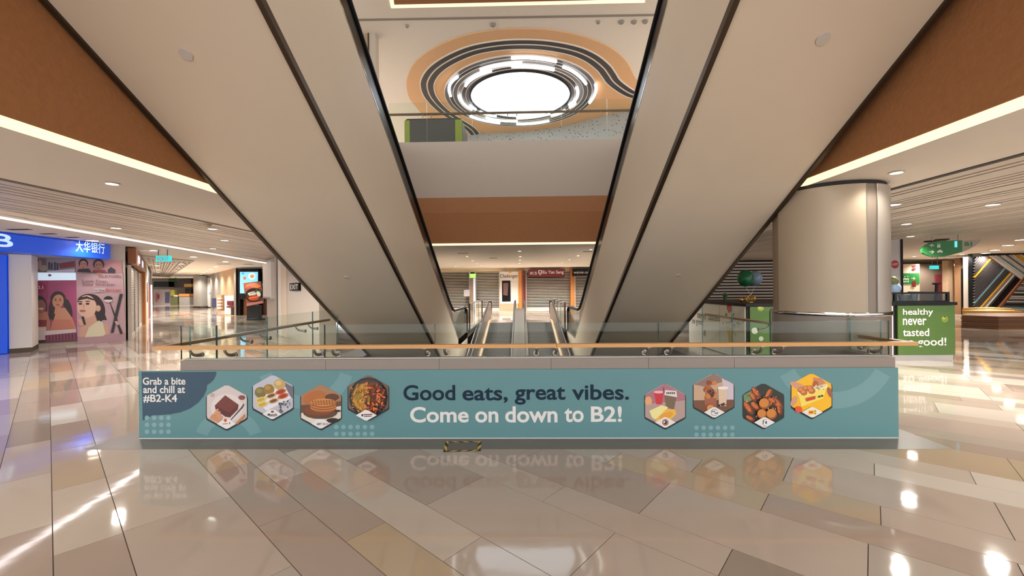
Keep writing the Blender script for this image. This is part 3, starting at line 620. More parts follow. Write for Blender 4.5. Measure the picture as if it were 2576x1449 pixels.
    LB = dict(brownie='hexagon photo of a dark brown square cake', pastry='hexagon photo of round pastries on a tray', waffle='hexagon photo of stacked waffles', noodle='hexagon photo of noodles in a black pan', toast='hexagon photo of toast with a red drink', bubble_waffle='hexagon photo of a bubble waffle and milk tea', chicken='hexagon photo of fried chicken and round balls', rice_box='yellow hexagon photo of a rice box with hands')
    o = part(q.mb, 'hexagon_picture', PRINT, bn, LB[kind])
    h = q.h
    if kind == 'pastry': tpx('Munchi', bf, cx-11, cy+40, cx+12, cy+46, INKK, o, bold=.01, off=h+.001, name='logo_lettering')
    if kind == 'waffle': tpx('EAT', bf, cx-9, cy+40, cx+3, cy+45, INKK, o, bold=.02, off=h+.001, shear=.2, name='logo_lettering'); tpx('RICH', bf, cx+5, cy+40, cx+19, cy+45, INKR, o, bold=.0, off=h+.001, shear=.2, name='logo_lettering')
for hx_ in HEX: hexagon(*hx_)
# hazard tape patch on the floor
hz = thing('hazard_tape_patch', 'black and yellow hazard tape rectangle taped around a grey floor patch', 'tape', (*atz(1162, 1123, 0)[:2], 0))
a, b, c_, d = [atz(*q, .003) for q in ((1121, 1111), (1211, 1110), (1209, 1134), (1115, 1137))]
part(MB().add([a, b, c_, d], [(0, 3, 2, 1)]), 'patch', mat('patch_grey', C(104, 96, 90), .6), hz)
YEL = mat('tape_yellow', C(206, 164, 40), .45); BLK = mat('tape_black', C(26, 24, 24), .45)
cen = (a+b+c_+d)/4
def tape(p, q, n, wd, h):
    u = (q-p).normalized(); nn = Vector((-u.y, u.x, 0)); nn = nn if nn.dot(cen-p) > 0 else -nn; L = (q-p).length; mb = MB()
    for k in range(n):
        s0_, s1_ = k*L/n, (k+1)*L/n; sk = L/n*.9
        q0 = [p+u*s0_, p+u*s1_, p+u*min(L, s1_+sk)+nn*wd, p+u*min(L, s0_+sk)+nn*wd]
        if k == 0: mb.prism([x+Vector((0, 0, h)) for x in (p, p+u*min(L, sk)+nn*wd, p+nn*wd)], (0, 0, .0006), 1)
        mb.prism([x+Vector((0, 0, h)) for x in q0], (0, 0, .0006), k % 2)
    part(mb, 'tape_strip', [BLK, YEL], hz)
tape(a, b, 7, .022, .001); tape(d, c_, 7, .026, .001); tape(a, d, 3, .03, .002); tape(b, c_, 3, .03, .002)

# ================================================================== COLUMN BY THE VOID
CX, CY, CR = 3.91, 5.32, .605
cl = thing('round_column', 'thick round beige column with steel collar standing at the right void edge', 'column', (CX, CY, 0))
cdir = math.atan2(-CY, -CX)                        # towards the camera
def sector(r, z0, z1, a0, a1, n=24, t=.03):
    pts = [(CX+r*math.cos(a0+(a1-a0)*k/n), CY+r*math.sin(a0+(a1-a0)*k/n)) for k in range(n+1)]
    pts += [(CX+(r-t)*math.cos(a1+(a0-a1)*k/n), CY+(r-t)*math.sin(a1+(a0-a1)*k/n)) for k in range(n+1)]
    return MB().xy(pts, z0, z1)
def ang(px):       # angle on the column seen at pixel column px
    d = ray(px, 724); dx, dy = d.x, d.y; L = math.hypot(dx, dy); dx /= L; dy /= L; t = CX*dx+CY*dy; q = t*t-(CX*CX+CY*CY)+CR*CR
    t -= math.sqrt(max(q, 0)); return math.atan2(dy*t-CY, dx*t-CX)
a1, a2, a3 = ang(1958), ang(2183), ang(2208)
a1, a2, a3 = [a if a < 0 else a for a in (a1, a2, a3)]
if a1 > 0: a1 -= 2*math.pi
COLP = mat('column_cladding', C(178, 160, 136), .42, .1, noise=.03, nscale=3)
smooth(part(sector(CR, 1.235, 2.70, a1+.01, a2-.008), 'cladding_panel', COLP, cl))
smooth(part(sector(CR-.012, 1.235, 2.70, a2-.008, a3+.008), 'reveal_strip', mat('reveal_grey', C(138, 124, 110), .4, .2), cl))
smooth(part(sector(CR, 1.235, 2.70, a3+.008, a1+2*math.pi-1.2), 'cladding_panel', mat('column_panel_pale', C(190, 180, 168), .3, .3), cl))
smooth(part(sector(CR-.02, 1.235, 2.70, a1+2*math.pi-1.2, a1+2*math.pi+.01), 'recess_panel', mat('recess_tan', C(150, 128, 102), .6), cl))
for a in (a2-.008, a3+.008):
    c0 = Vector((CX+CR*math.cos(a), CY+CR*math.sin(a), 0)); part(MB().tube([c0+Vector((0, 0, 1.24)), c0+Vector((0, 0, 2.7))], .004, 8), 'chrome_bead', STEEL, cl)
smooth(part(MB().lathe((CX, CY, 0), [(CR-.05, 1.19), (CR+.012, 1.19), (CR+.02, 1.21), (CR+.012, 1.235), (CR-.05, 1.235)], 64), 'steel_collar', CHROME, cl))
smooth(part(MB().lathe((CX, CY, 0), [(CR-.02, 0), (CR+.0, 0), (CR+.0, 1.19), (CR-.03, 1.19)], 64), 'stone_base', mat('column_base_stone', C(138, 126, 114), .3, noise=.08, nscale=12), cl))
smooth(part(MB().lathe((CX, CY, 0), [(CR-.1, 2.70), (CR-.03, 2.70), (CR-.03, 2.748), (CR-.1, 2.748)], 64), 'shadow_ring', DARK, cl))

# ================================================================== DOWNLIGHTS
def downlight(P, r, label, grp, watt=1.0, lamp=True, spread=150):
    t = thing('downlight', label, 'downlight', (P.x, P.y, P.z), grp)
    part(MB().lathe((P.x, P.y, P.z), [(r*.86, .0), (r*1.12, -.004), (r*1.16, -.012), (r*.9, -.012), (r*.86, .0)], 20), 'trim_ring', WHITE, t)
    part(MB().lathe((P.x, P.y, P.z), [(.001, -.006), (r*.86, -.006)], 20), 'lens', LENS, t)
    if lamp:
        ld = bpy.data.lights.new('downlight_lamp', 'SPOT'); ld.energy = SPOT_W*watt; ld.spot_size = math.radians(spread); ld.spot_blend = .6; ld.shadow_soft_size = r; ld.color = (1, .95, .88)
        lo = bpy.data.objects.new('downlight_lamp', ld); COL.objects.link(lo); lo.parent = t; lo.location = (0, 0, -.03)
def zone(pts, z, r, name, watt=1.0, lamp=True):
    P = sorted([atz(x, y, z) for x, y in pts], key=lambda p: p.length)
    for i, p_ in enumerate(P): downlight(p_, r, 'round downlight in %s, %s to the camera' % (name, ORD[i]), 'downlights in '+name, watt[i] if isinstance(watt, tuple) else watt, lamp)
zone([(282, 461)], ZC-.001, .06, 'the plain strip beside the left slatted ceiling', .8)
zone([(292, 573), (535, 575), (565, 604), (536, 625)], ZC-.001, .085, 'the left slatted ceiling', 3.4)
zone([(232, 605), (388, 630), (487, 646), (567, 658), (543, 671), (530, 677), (520, 682), (512, 686), (505, 690)], ZP-.001, .15, 'the left corridor ceiling', (1.6, 2, 3.5, 6, 7, 8, 9, 10, 10))
zone([(2255, 433)], ZC-.001, .06, 'the plain strip beside the right slatted ceiling', .4)
zone([(2497, 514), (2249, 514), (2280, 563), (2291, 594)], ZC-.001, .085, 'the right slatted ceiling', 5)
zone([(2570, 603), (2535, 617), (2503, 629), (2480, 637)], ZP-.001, .17, 'the ceiling before the striped wall', 6.0)
zone([(2345, 650), (2300, 645), (2420, 640)], ZP-.001, .1, 'the far right hall ceiling', 7)  # all but the first point added to brighten the dark hall
zone([(1175, 645), (1189, 655), (1200, 663), (1210, 668)], ZC-.001, .055, 'the left row of the far centre ceiling', 5.5)
zone([(1307, 631), (1309, 645), (1308, 654), (1307, 662)], ZC-.001, .06, 'the middle row of the far centre ceiling', 5.5)
zone([(1487, 627), (1454, 643), (1432, 653), (1414, 661)], ZC-.001, .055, 'the right row of the far centre ceiling', 5.5)
for i_, x_ in enumerate((-4.2, -1.2, 1.8, 4.4)): downlight(Vector((x_, 26.2, ZP-.021)), .07, 'round downlight in the raised ceiling before the far shops, %s from the left' % ('first', 'second', 'third', 'fourth')[i_], 'downlights before the far shops', 12)  # lamps put in to brighten the far shops, hidden above the ceiling step
for sd_, pts_ in (('left', ((-8.2, 1.2), (-6.4, -1.2), (-7.4, 3.6), (-4.5, .4))), ('right', ((8.6, 4.4), (6.6, 1.6), (10.6, 1.4), (4.2, .2)))):  # out-of-frame lamps added to brighten the side ceilings and floor
    for i_, (a_, b_) in enumerate(sorted(pts_, key=lambda q: abs(q[0])+abs(q[1]))):
        downlight(Vector((a_, b_, ZC-.001)), .07, 'round downlight in the %s ceiling beside the viewer, %s' % (sd_, ORD[i_]), 'downlights beside the viewer', 2.6 if sd_ == 'left' else 4.2)
# small ceiling fittings: slots and detectors
def slot(px, py, z, w_, d_, label):
    P = atz(px, py, z); single(MB().box(P.x-w_/2, P.x+w_/2, P.y-d_/2, P.y+d_/2, z-.006, z), 'air_slot', SLATB, label, 'vent', 'dark ceiling slots')
slot(48, 577, ZP-.001, .5, .12, 'dark slot vent in the ceiling above the blue bank sign, left end'); slot(121, 588, ZP-.001, .35, .1, 'dark slot vent in the ceiling above the middle of the blue bank sign'); slot(182, 597, ZP-.001, .3, .1, 'thin dark slot vent in the ceiling left of the ceiling detector')
slot(563, 664, ZP-.001, .7, .25, 'dark slot vent among the corridor downlights'); slot(625, 665, ZP-.001, .5, .3, 'dark slot vent above the black shopfront')
slot(1165, 637, ZC-.001, .35, .1, 'dark slot vent in the far centre ceiling, left of the middle downlights'); slot(1241, 649, ZC-.001, .3, .12, 'dark slot vent close to the middle downlight row'); slot(1478, 633, ZC-.001, .3, .1, 'dark slot vent beside the right far downlight row')
for (px, py, z, r_, lb) in ((277, 615, ZP, .09, 'small round ceiling detector near the right end of the bank sign'), (519, 564, ZC, .08, 'beige round ceiling detector beside the left slatted ceiling'), (2340, 606, ZP, .16, 'dark round ceiling speaker left above the green hanging sign'), (2369, 602, ZP, .18, 'dark round ceiling speaker above the green hanging sign')):
    P = atz(px, py, z-.001); single(MB().lathe((P.x, P.y, P.z), [(r_, 0), (r_, -.03), (r_*.6, -.05), (.001, -.05)], 20), 'ceiling_detector', mat('detector_beige', C(196, 176, 150), .5) if px < 600 else DARK, lb, 'detector')

# ================================================================== LEVEL ONE: GLASS, POD, UPPER CEILING AND OCULUS
ug = thing('glass_balustrade', 'glass balustrade with dark rail on level one below the oculus', 'balustrade', (0, CVY+.1, 5.65))
UY = CVY+.09
ux = [CVL]+[aty(x, 300, UY).x for x in (1074, 1188, 1412, 1527)]+[CVR]
for i in range(5): part(MB().box(ux[i]+.004, ux[i+1]-.004, UY-.008, UY+.008, 5.652, 6.78, 0, {4: 1, 5: 1}), 'glass_pane', [GLASS, mat('glass_edge_pale', C(200, 205, 205), .2)], ug)
part(MB().box(CVL, CVR, UY+.05, UY+.10, 6.46, 6.51), 'rail', mat('bronze_rail', C(120, 98, 82), .35, .5), ug)
for x in (1064, 1086, 1277, 1300, 1512, 1533):
    X = aty(x, 280, UY+.06).x; part(MB().tube([(X, UY+.06, 6.46), (X, UY+.06, 6.40), (X, UY, 6.37)], .014, 8), 'rail_bracket', STEEL, ug)
pd = thing('pod', 'dark grey pod with lime green sides on level one behind the glass', 'kiosk', (aty(1090, 320, 13).x, 13.6, 5.2))
pa, pb = aty(1017, 300, 13).x, aty(1163, 300, 13).x; zt = aty(1090, 297, 13).z
def rnd_rect(x0, x1, z0, z1, r): return [(x0, z0), (x1, z0)]+[(x1-r+r*math.cos(t), z1-r+r*math.sin(t)) for t in [math.pi/2*k/6 for k in range(7)]]+[(x0+r+r*math.cos(t), z1-r+r*math.sin(t)) for t in [math.pi/2+math.pi/2*k/6 for k in range(7)]]
part(MB().prism([(x, 13.02, z) for x, z in rnd_rect(pa, pb, 5.2, zt, .12)], (0, 1.2, 0)), 'shell', mat('pod_shell', C(70, 68, 66), .5), pd)
part(MB().box(pa+.01, pa+.17, 13.0, 13.02, 5.2, zt-.06), 'side_panel', LIME, pd); part(MB().box(pb-.23, pb-.01, 13.0, 13.02, 5.2, zt-.06), 'side_panel', LIME, pd)
part(MB().box(pa+.17, pb-.23, 13.0, 13.02, 5.2, zt-.06), 'front_panel', CHAR, pd)
# upper ceiling
up_ = struct(MB().box(-14, 14, -4, 24.2, ZU, ZU+.2), 'ceiling_upper', CEILW)  # extended unseen over the camera to keep world light off the floor
q = [atz(x, y, ZU) for x, y in ((945, 49), (1665, 37))]
part(MB().bar((q[0]+(q[0]-q[1])*.4)-Vector((0, 0, .005)), (q[1]+(q[1]-q[0])*.4)-Vector((0, 0, .005)), .09, .012), 'shadow_groove', mat('groove_grey2', C(150, 142, 134), .6), up_)
cs = [atz(x, y, ZU-.01) for x, y in ((984, 20), (1622, 6), (1620, -40), (975, -26))]
rcs = thing('ceiling_recess', 'brown ceiling recess edged with warm cove light above the escalators', 'ceiling recess', (0, cs[0].y, ZU-.02))
part(MB().prism(cs, (0, 0, -.01)), 'cove_strip', COVE, rcs)
c2 = [atz(x, y, ZU-.022) for x, y in ((992, 11), (1612, -3), (1612, -44), (986, -30))]
part(MB().prism(c2, (0, 0, -.01)), 'brown_panel', BROWN, rcs)
Zz = lambda x, y: (940+x/3.481, y/3.481)
def cp(x, y, z=ZU): return atz(*Zz(x, y), z)
def spline(pts, n=6):
    P = [Vector(p) for p in pts]; out = []
    for i in range(len(P)-1):
        a, b, c_, d = P[max(i-1, 0)], P[i], P[i+1], P[min(i+2, len(P)-1)]
        for k in range(n): t = k/n; out.append(.5*((2*b)+(c_-a)*t+(2*a-5*b+4*c_-d)*t*t+(3*b-a-3*c_+d)*t**3))
    return out+[P[-1]]
oc = thing('oculus_feature', 'round glowing skylight ringed by dark recess and peach ceiling panel', 'skylight', (0, 17, ZU-.15))
ol = [(960, 1262), (760, 1200), (600, 1120), (450, 1020), (370, 930), (310, 850), (288, 745), (300, 660), (350, 560), (460, 460), (640, 360), (860, 290), (1100, 255), (1320, 245), (1560, 258), (1800, 305), (2000, 375), (2140, 460), (2230, 560), (2300, 690), (2420, 770), (2560, 800), (2600, 900), (2450, 1000), (2100, 1080), (1700, 1180), (1400, 1262)]
part(MB().prism([v for v in spline([cp(*p_) for p_ in ol], 4)], (0, 0, -.03)), 'peach_panel', ORANGE, oc)
tr = [(900, 1262), (820, 1140), (700, 1060), (560, 965), (450, 850), (408, 740), (430, 650), (505, 560), (645, 470), (840, 390), (1080, 345), (1320, 333), (1560, 348), (1800, 398), (1960, 470), (2070, 560), (2120, 630), (2170, 700), (2300, 790), (2450, 830)]
tp = spline([cp(*p_) for p_ in tr], 5)
part(MB().strip(tp, .02, .22, ZU-.05, ZU-.03), 'track_channel', TRACK, oc); part(MB().strip(tp, .30, .50, ZU-.05, ZU-.03), 'track_channel', TRACK, oc)
for o_ in (0, .26, .52): part(MB().strip(tp, o_-.02, o_+.02, ZU-.06, ZU-.03), 'track_lip', CEILW, oc)
OC = (cp(1283, 820).x, (cp(1283, 462).y+cp(1283, 1095).y)/2); R_out = (cp(1965, 770).x-cp(600, 770).x)/2; R_in = (cp(1730, 800).x-cp(830, 800).x)/2
OY = (cp(1283, 1095).y-cp(1283, 462).y)/2/R_out
def ringmesh(r0, r1, z0, z1, n=72):
    pts = [(OC[0]+math.cos(2*math.pi*k/n), OC[1]+math.sin(2*math.pi*k/n)) for k in range(n)]
    mb = MB()
    vs = []
    for k in range(n):
        a = 2*math.pi*k/n
        for r, z in ((r0, z0), (r1, z0), (r1, z1), (r0, z1)): vs.append((OC[0]+r*math.cos(a), OC[1]+r*math.sin(a)*OY, z))
    fs = [(k*4+i, ((k+1) % n)*4+i, ((k+1) % n)*4+(i+1) % 4, k*4+(i+1) % 4) for k in range(n) for i in range(4)]
    return mb.add(vs, fs)
nr = 6
for k in range(nr):
    r0 = R_in+(R_out-R_in)*k/nr; r1 = R_in+(R_out-R_in)*(k+1)/nr
    part(ringmesh(r0, r1-.02, ZU-.06-.012*(k % 2), ZU-.03), 'ring_recess', [RINGM, mat('ring_dark', C(66, 68, 78), .4, .3), mat('ring_pale', C(136, 138, 146), .4, .3)][(0, 1, 2, 0, 1, 0)[k]], oc)
    part(ringmesh(r1-.02, r1, ZU-.085, ZU-.03), 'ring_lip', CEILW, oc)
part(ringmesh(.001, R_in, ZU-.05, ZU-.035), 'skylight_pane', SKY, oc); part(ringmesh(R_in-.05, R_in+.02, ZU-.1, ZU-.03), 'skylight_frame', DARK, oc)
for A in ((1205, 510, 1400, 508, 1600, 540), (935, 612, 1100, 572, 1300, 552), (1205, 583, 1400, 586, 1580, 612), (805, 752, 880, 680, 1030, 618), (1658, 585, 1775, 645, 1860, 735), (735, 672, 665, 750, 675, 840), (1942, 742, 1942, 815, 1890, 900), (1775, 768, 1780, 850, 1710, 918), (750, 840, 790, 910, 858, 960), (845, 925, 870, 945, 895, 960), (1765, 905, 1745, 925, 1715, 942), (935, 978, 1000, 1005, 1075, 1018), (845, 1018, 960, 1055, 1105, 1080), (985, 1030, 1100, 1055, 1260, 1062), (1250, 1036, 1400, 1025, 1545, 998), (1555, 1015, 1620, 995, 1675, 968), (1250, 1088, 1400, 1082, 1535, 1060)):
    P = [cp(A[0], A[1], ZU-.13), cp(A[2], A[3], ZU-.13), cp(A[4], A[5], ZU-.13)]; m_ = P[1]*2-(P[0]+P[2])/2
    part(MB().tube([P[0]*(1-t)**2+m_*2*t*(1-t)+P[2]*t*t for t in [k/8 for k in range(9)]], .055, 8), 'light_tube', TUBE, oc)
# perforated curved bulkhead beyond the oculus
pf = thing('perforated_bulkhead', 'grey perforated curved bulkhead hanging beyond the round skylight', 'bulkhead', (2, 21, 7.6))
pth = spline([cp(*p_) for p_ in ((760, 1190), (965, 1160), (1250, 1150), (1600, 1110), (1900, 1040), (2120, 985), (2400, 930))], 4)
def wallstrip(path, z0, z1, off=0, th=.08):
    mb = MB()
    for i in range(len(path)-1):
        a, b = path[i], path[i+1]; d = (b-a).normalized(); n = Vector((-d.y, d.x, 0)); mb.prism([Vector((a.x, a.y, z0))+n*off, Vector((b.x, b.y, z0))+n*off, Vector((b.x, b.y, z0))+n*(off+th), Vector((a.x, a.y, z0))+n*(off+th)], (0, 0, z1-z0))
    return mb
pm = bpy.data.materials.new('perforated_metal'); pm.use_nodes = True; nt = pm.node_tree; b_ = nt.nodes['Principled BSDF']; b_.inputs['Roughness'].default_value = .5
tc = nt.nodes.new('ShaderNodeTexCoord'); vo = nt.nodes.new('ShaderNodeTexVoronoi'); vo.inputs['Scale'].default_value = 8; vo.inputs['Randomness'].default_value = .9
cr = nt.nodes.new('ShaderNodeValToRGB'); cr.color_ramp.elements[0].position = .19; cr.color_ramp.elements[1].position = .22; cr.color_ramp.elements[0].color = C(70, 74, 78); cr.color_ramp.elements[1].color = C(172, 174, 174)
nt.links.new(tc.outputs['Object'], vo.inputs['Vector']); nt.links.new(vo.outputs['Distance'], cr.inputs[0]); nt.links.new(cr.outputs[0], b_.inputs['Base Color'])
part(wallstrip(pth, ZU-1.05, ZU-.03), 'perforated_sheet', pm, pf); part(wallstrip(pth, ZU-1.5, ZU-1.05, -.05), 'grey_band', mat('bulkhead_grey', C(176, 174, 168), .5), pf)
part(wallstrip(pth, ZU-1.55, ZU-1.5, -.06), 'glow_line', mat('orange_glow', (1, .6, .3, 1), .5, emit=(1, .6, .3, 1), estr=.8), pf); part(wallstrip(pth, ZU-2.6, ZU-1.56, .1), 'lower_panel', CEILW, pf)
for i_, (sx_, yy_) in enumerate((s_, y_) for s_ in (-1, 1) for y_ in (13.5, 17.5, 21.5)):  # lamps added outside the view so bounce brightens the upper ceiling
    downlight(Vector((9.5*sx_, yy_, ZU-.001)), .12, 'round downlight at the %s edge of the upper ceiling, %s to the camera' % ('left' if sx_ < 0 else 'right', ORD[i_ % 3]), 'downlights in the upper ceiling', 16)
# fittings on the upper ceiling
for (px, py, r_, lb) in ((1024, 64, .055, 'small grey fitting on the upper ceiling, left of the oculus'), (1240, 61, .09, 'round grey sensor on the upper ceiling above the oculus'), (1505, 54, .06, 'small dark fitting on the upper ceiling left of three speakers'), (1563, 54, .09, 'grey oval speaker, leftmost of three on the upper ceiling'), (1595, 54, .085, 'round ceiling speaker, middle of three on the upper ceiling'), (1623, 53, .085, 'round ceiling speaker, rightmost of three on the upper ceiling')):
    P = atz(px, py, ZU-.001); single(MB().lathe((P.x, P.y, P.z), [(r_, 0), (r_, -.03), (r_*.7, -.06), (.001, -.06)], 20), 'ceiling_fitting', mat('fitting_grey', C(150, 146, 140), .5), lb, 'fitting')
X0 = aty(944, 60, 12.6).x
uw = thing('wall_panel', 'narrow beige wall panels on level one behind the left handrail', 'wall panel', (X0-.4, 12.7, 5.2))
part(MB().box(X0-.22, X0, 12.6, 12.9, 5.2, ZU), 'panel', mat('panel_pale', C(196, 182, 166), .5), uw); part(MB().box(X0-.9, X0-.23, 12.62, 12.9, 5.2, ZU), 'panel', mat('panel_tan', C(176, 152, 124), .5), uw)
part(MB().box(X0-.235, X0-.2, 12.58, 12.62, 5.2, ZU), 'joint_strip', DSTEEL, uw)

# ================================================================== LEFT: BANK, POSTER WINDOW, CORRIDOR
V2 = lambda p: Vector((p[0], p[1], 0))
FA, FB = V2(atz(86, 874, 0)), V2(atz(317, 858, 0)); fu = (FB-FA).normalized(); fn = Vector((fu.y, -fu.x, 0))
F1 = Frame(FA, fu, (0, 0, 1), fn)
sl = MB(); sl.obox(FA-fu*5-fn*.0, FB-fn*.0, .3, 0, ZP); struct(sl, 'wall_shop_front', WALLP)
z1 = lambda x, y: (x/4.026, 560+y/4.026)
def rect_px(fr, pts): return [fr.px(*z1(*q_)) for q_ in pts]
def poster(name, label, fr, quad, col, draw, m=None, th=.03):
    pts = rect_px(fr, quad); c0 = fr.at(sum(a for a, b in pts)/4, min(b for a, b in pts), 0)
    t = thing(name, label, 'poster', c0)
    part(MB().prism([fr.at(a, b, .002) for a, b in pts], fr.n*th), 'panel', mat('poster_backing', C(120, 110, 112), .35), t)
    q_ = Print(fr, th+.003, .0012); q_.poly(pts, C(*col)); draw(q_); q_.done('print', t, m); t['_h'] = 0; del t['_h']; return t, q_.h
SK, HR, LIP = C(196, 140, 112), C(44, 28, 30), C(150, 60, 62)
def face(q_, x, y, w_, h_, skin, hair, rot=0, long=True):
    q_.poly([(x-w_*.35, y+h_*.6), (x+w_*.35, y+h_*.6), (x+w_*.6, y+h_*1.9), (x-w_*.6, y+h_*1.9)], skin, z1)
    if long: q_.ell(x+w_*.25, y+h_*.5, w_*1.35, h_*1.9, hair, z1, rot=rot)
    q_.ell(x, y-h_*.25, w_*1.18, h_*1.1, hair, z1, rot=rot); q_.ell(x, y+h_*.1, w_*.86, h_*1.0, skin, z1, rot=rot)
    for s_ in (-.38, .34): q_.ell(x+w_*s_, y-h_*.06, w_*.17, h_*.07, C(40, 26, 28), z1, rot=rot); q_.ell(x+w_*s_, y-h_*.26, w_*.22, h_*.04, C(52, 34, 34), z1, rot=rot)
    q_.poly([(x-w_*.08, y+h_*.05), (x+w_*.04, y+h_*.05), (x+w_*.08, y+h_*.36), (x-w_*.12, y+h_*.36)], C(180, 122, 98), z1); q_.ell(x, y+h_*.62, w_*.28, h_*.09, LIP, z1, rot=rot)
def d_pink(q_):
    q_.poly([(490, 590), (775, 585), (782, 1190), (500, 1200)], C(168, 76, 118), z1); q_.ell(395, 655, 75, 60, C(156, 34, 82), z1)
    q_.ell(420, 980, 95, 90, HR, z1); q_.ell(400, 860, 80, 120, HR, z1); q_.poly([(345, 1000), (390, 900), (480, 900), (510, 1000), (510, 1190), (345, 1200)], C(168, 112, 90), z1); q_.ell(415, 850, 52, 70, C(140, 92, 76), z1); q_.ell(418, 872, 26, 10, C(210, 190, 180), z1)
    q_.poly([(384, 985), (478, 985), (470, 1050), (386, 1050)], C(120, 44, 52), z1)
    q_.ell(560, 860, 62, 130, HR, z1, rot=8); q_.ell(690, 880, 40, 110, HR, z1, rot=-12); q_.poly([(540, 1000), (580, 870), (660, 860), (730, 960), (775, 1080), (510, 1090)], C(196, 140, 112), z1); q_.poly([(550, 980), (720, 980), (760, 1085), (515, 1090)], C(190, 120, 100), z1)
    face(q_, 590, 790, 66, 70, SK, HR, 14, False); q_.poly([(345, 1060), (380, 1050), (470, 1180), (460, 1210), (345, 1225)], C(48, 34, 44), z1)
    q_.poly([(378, 1060), (470, 1055), (468, 1185), (382, 1190)], C(196, 178, 176), z1); q_.poly([(455, 1095), (770, 1075), (775, 1110), (460, 1140)], C(206, 190, 194), z1); q_.poly([(460, 1140), (776, 1112), (782, 1195), (468, 1210)], C(100, 44, 66), z1)
    for k in range(9): q_.poly([(480+k*33, 1140-k*3), (494+k*33, 1138-k*3), (496+k*33, 1205-k*1.6), (484+k*33, 1206-k*1.6)], C(140, 70, 92), z1)
pk, hh = poster('window_poster', 'pink window poster showing two smiling women with dark hair', F1, ((318, 590), (772, 585), (785, 1200), (345, 1225)), (150, 62, 104), d_pink)
tpx('NO.1', F1, *z1(328, 640), *z1(440, 675), INKW, pk, bold=.03, off=hh+.004)
def d_beauty(q_):
    q_.poly([(785, 1150), (1272, 1120), (1275, 1198), (790, 1232)], C(176, 140, 146), z1)
    q_.ell(985, 880, 80, 130, HR, z1, rot=-10); q_.poly([(960, 900), (1040, 870), (1085, 985), (1000, 990)], HR, z1)
    q_.poly([(830, 1000), (860, 920), (960, 920), (985, 1000), (1090, 1030), (1110, 1130), (800, 1160)], C(206, 160, 140), z1); q_.poly([(860, 1160), (900, 1060), (1000, 990), (1040, 1010), (1070, 1130), (1040, 1150)], C(214, 206, 176), z1)
    q_.ell(905, 800, 120, 80, HR, z1); q_.ell(880, 850, 98, 115, C(222, 182, 162), z1); q_.poly([(785, 790), (800, 760), (880, 745), (970, 780), (990, 850), (960, 790), (880, 770), (810, 785)], HR, z1); q_.ell(995, 868, 26, 32, C(212, 166, 146), z1)
    for x, y in ((815, 822), (888, 822)): q_.ell(x, y, 20, 10, C(46, 30, 30), z1)
    for x, y in ((815, 800), (890, 796)): q_.ell(x, y, 28, 5, C(60, 40, 38), z1)
    q_.poly([(842, 826), (856, 826), (862, 862), (838, 862)], C(204, 154, 134), z1); q_.ell(838, 893, 32, 11, C(176, 96, 96), z1)
    for k in range(4): q_.ell(815+k*6, 985+k*16, 34, 9, C(214, 168, 148), z1, rot=-12)
    q_.poly([(825, 950), (850, 948), (872, 1030), (850, 1035)], C(36, 28, 30), z1)
    q_.poly([(1102, 785), (1108, 782), (1245, 1122), (1218, 1128)], C(36, 30, 32), z1); q_.poly([(1212, 722), (1244, 722), (1150, 1115), (1122, 1115)], C(44, 38, 40), z1); q_.poly([(1160, 1000), (1190, 995), (1212, 1030), (1180, 1040)], C(190, 160, 160), z1)
    q_.ell(1097, 780, 46, 36, C(30, 26, 30), z1, a0=180, a1=360); q_.ell(1097, 780, 44, 28, C(214, 196, 200), z1, a0=0, a1=180)
    q_.poly([(948, 668), (1062, 662), (1062, 700), (948, 706)], C(206, 186, 190), z1)
bp_, hh = poster('window_poster', 'large blush pink eye make-up poster with a dark-haired woman and crossed pencils', F1, ((772, 520), (1245, 512), (1275, 1200), (785, 1235)), (190, 156, 162), d_beauty)
tpx('SILKYGIRL', F1, *z1(1000, 530), *z1(1230, 556), INKT, bp_, off=hh+.004); tpx('Look Finer,', F1, *z1(838, 580), *z1(1095, 612), INKT, bp_, off=hh+.004, bold=.004); tpx('Stay Sharper', F1, *z1(838, 612), *z1(1170, 646), INKT, bp_, off=hh+.004, bold=.004)
tpx("I'm Fine", F1, *z1(955, 672), *z1(1056, 698), INKK, bp_, off=hh+.004); tpx('Gel Liner', F1, *z1(1072, 668), *z1(1230, 700), INKR, bp_, off=hh+.004, shear=.3)
def d_t1(q_):
    q_.poly([(310, 360), (470, 365), (472, 500), (312, 502)], C(112, 98, 96), z1); q_.ell(370, 420, 55, 62, C(170, 140, 126), z1, rot=20); q_.ell(345, 380, 50, 30, HR, z1); q_.ell(440, 460, 40, 30, C(170, 146, 120), z1)
    for k, x in enumerate((490, 515, 548, 575)): q_.poly([(x, 402+k % 2*8), (x+20, 402+k % 2*8), (x+20, 475+k*5), (x, 475+k*5)], C(60, 56, 76), z1)
    q_.poly([(600, 415), (755, 390), (760, 448), (610, 470)], C(130, 46, 56), z1); q_.poly([(480, 490), (760, 470), (760, 502), (480, 505)], C(206, 202, 208), z1)
poster('window_poster', 'dark transom poster of cosmetics bottles above the pink poster', F1, ((308, 360), (760, 370), (765, 505), (312, 503)), (150, 144, 150), d_t1)
def d_t2(q_):
    face(q_, 845, 425, 42, 44, SK, HR, 0, False); q_.poly([(780, 500), (800, 470), (900, 465), (930, 508)], C(40, 34, 44), z1); face(q_, 1000, 435, 48, 50, C(176, 126, 106), HR, -6, False); q_.poly([(930, 508), (950, 480), (1060, 480), (1090, 510)], C(120, 50, 56), z1); q_.poly([(1090, 480), (1125, 450), (1170, 480), (1165, 512), (1095, 510)], C(50, 44, 54), z1)
poster('window_poster', 'rose transom poster with two women above the make-up poster', F1, ((765, 372), (1232, 382), (1238, 510), (768, 506)), (186, 136, 140), d_t2)
lb_ = thing('light_box', 'white and pale blue light box strip above the pink poster', 'light box', F1.at(*F1.px(*z1(540, 580)), 0))
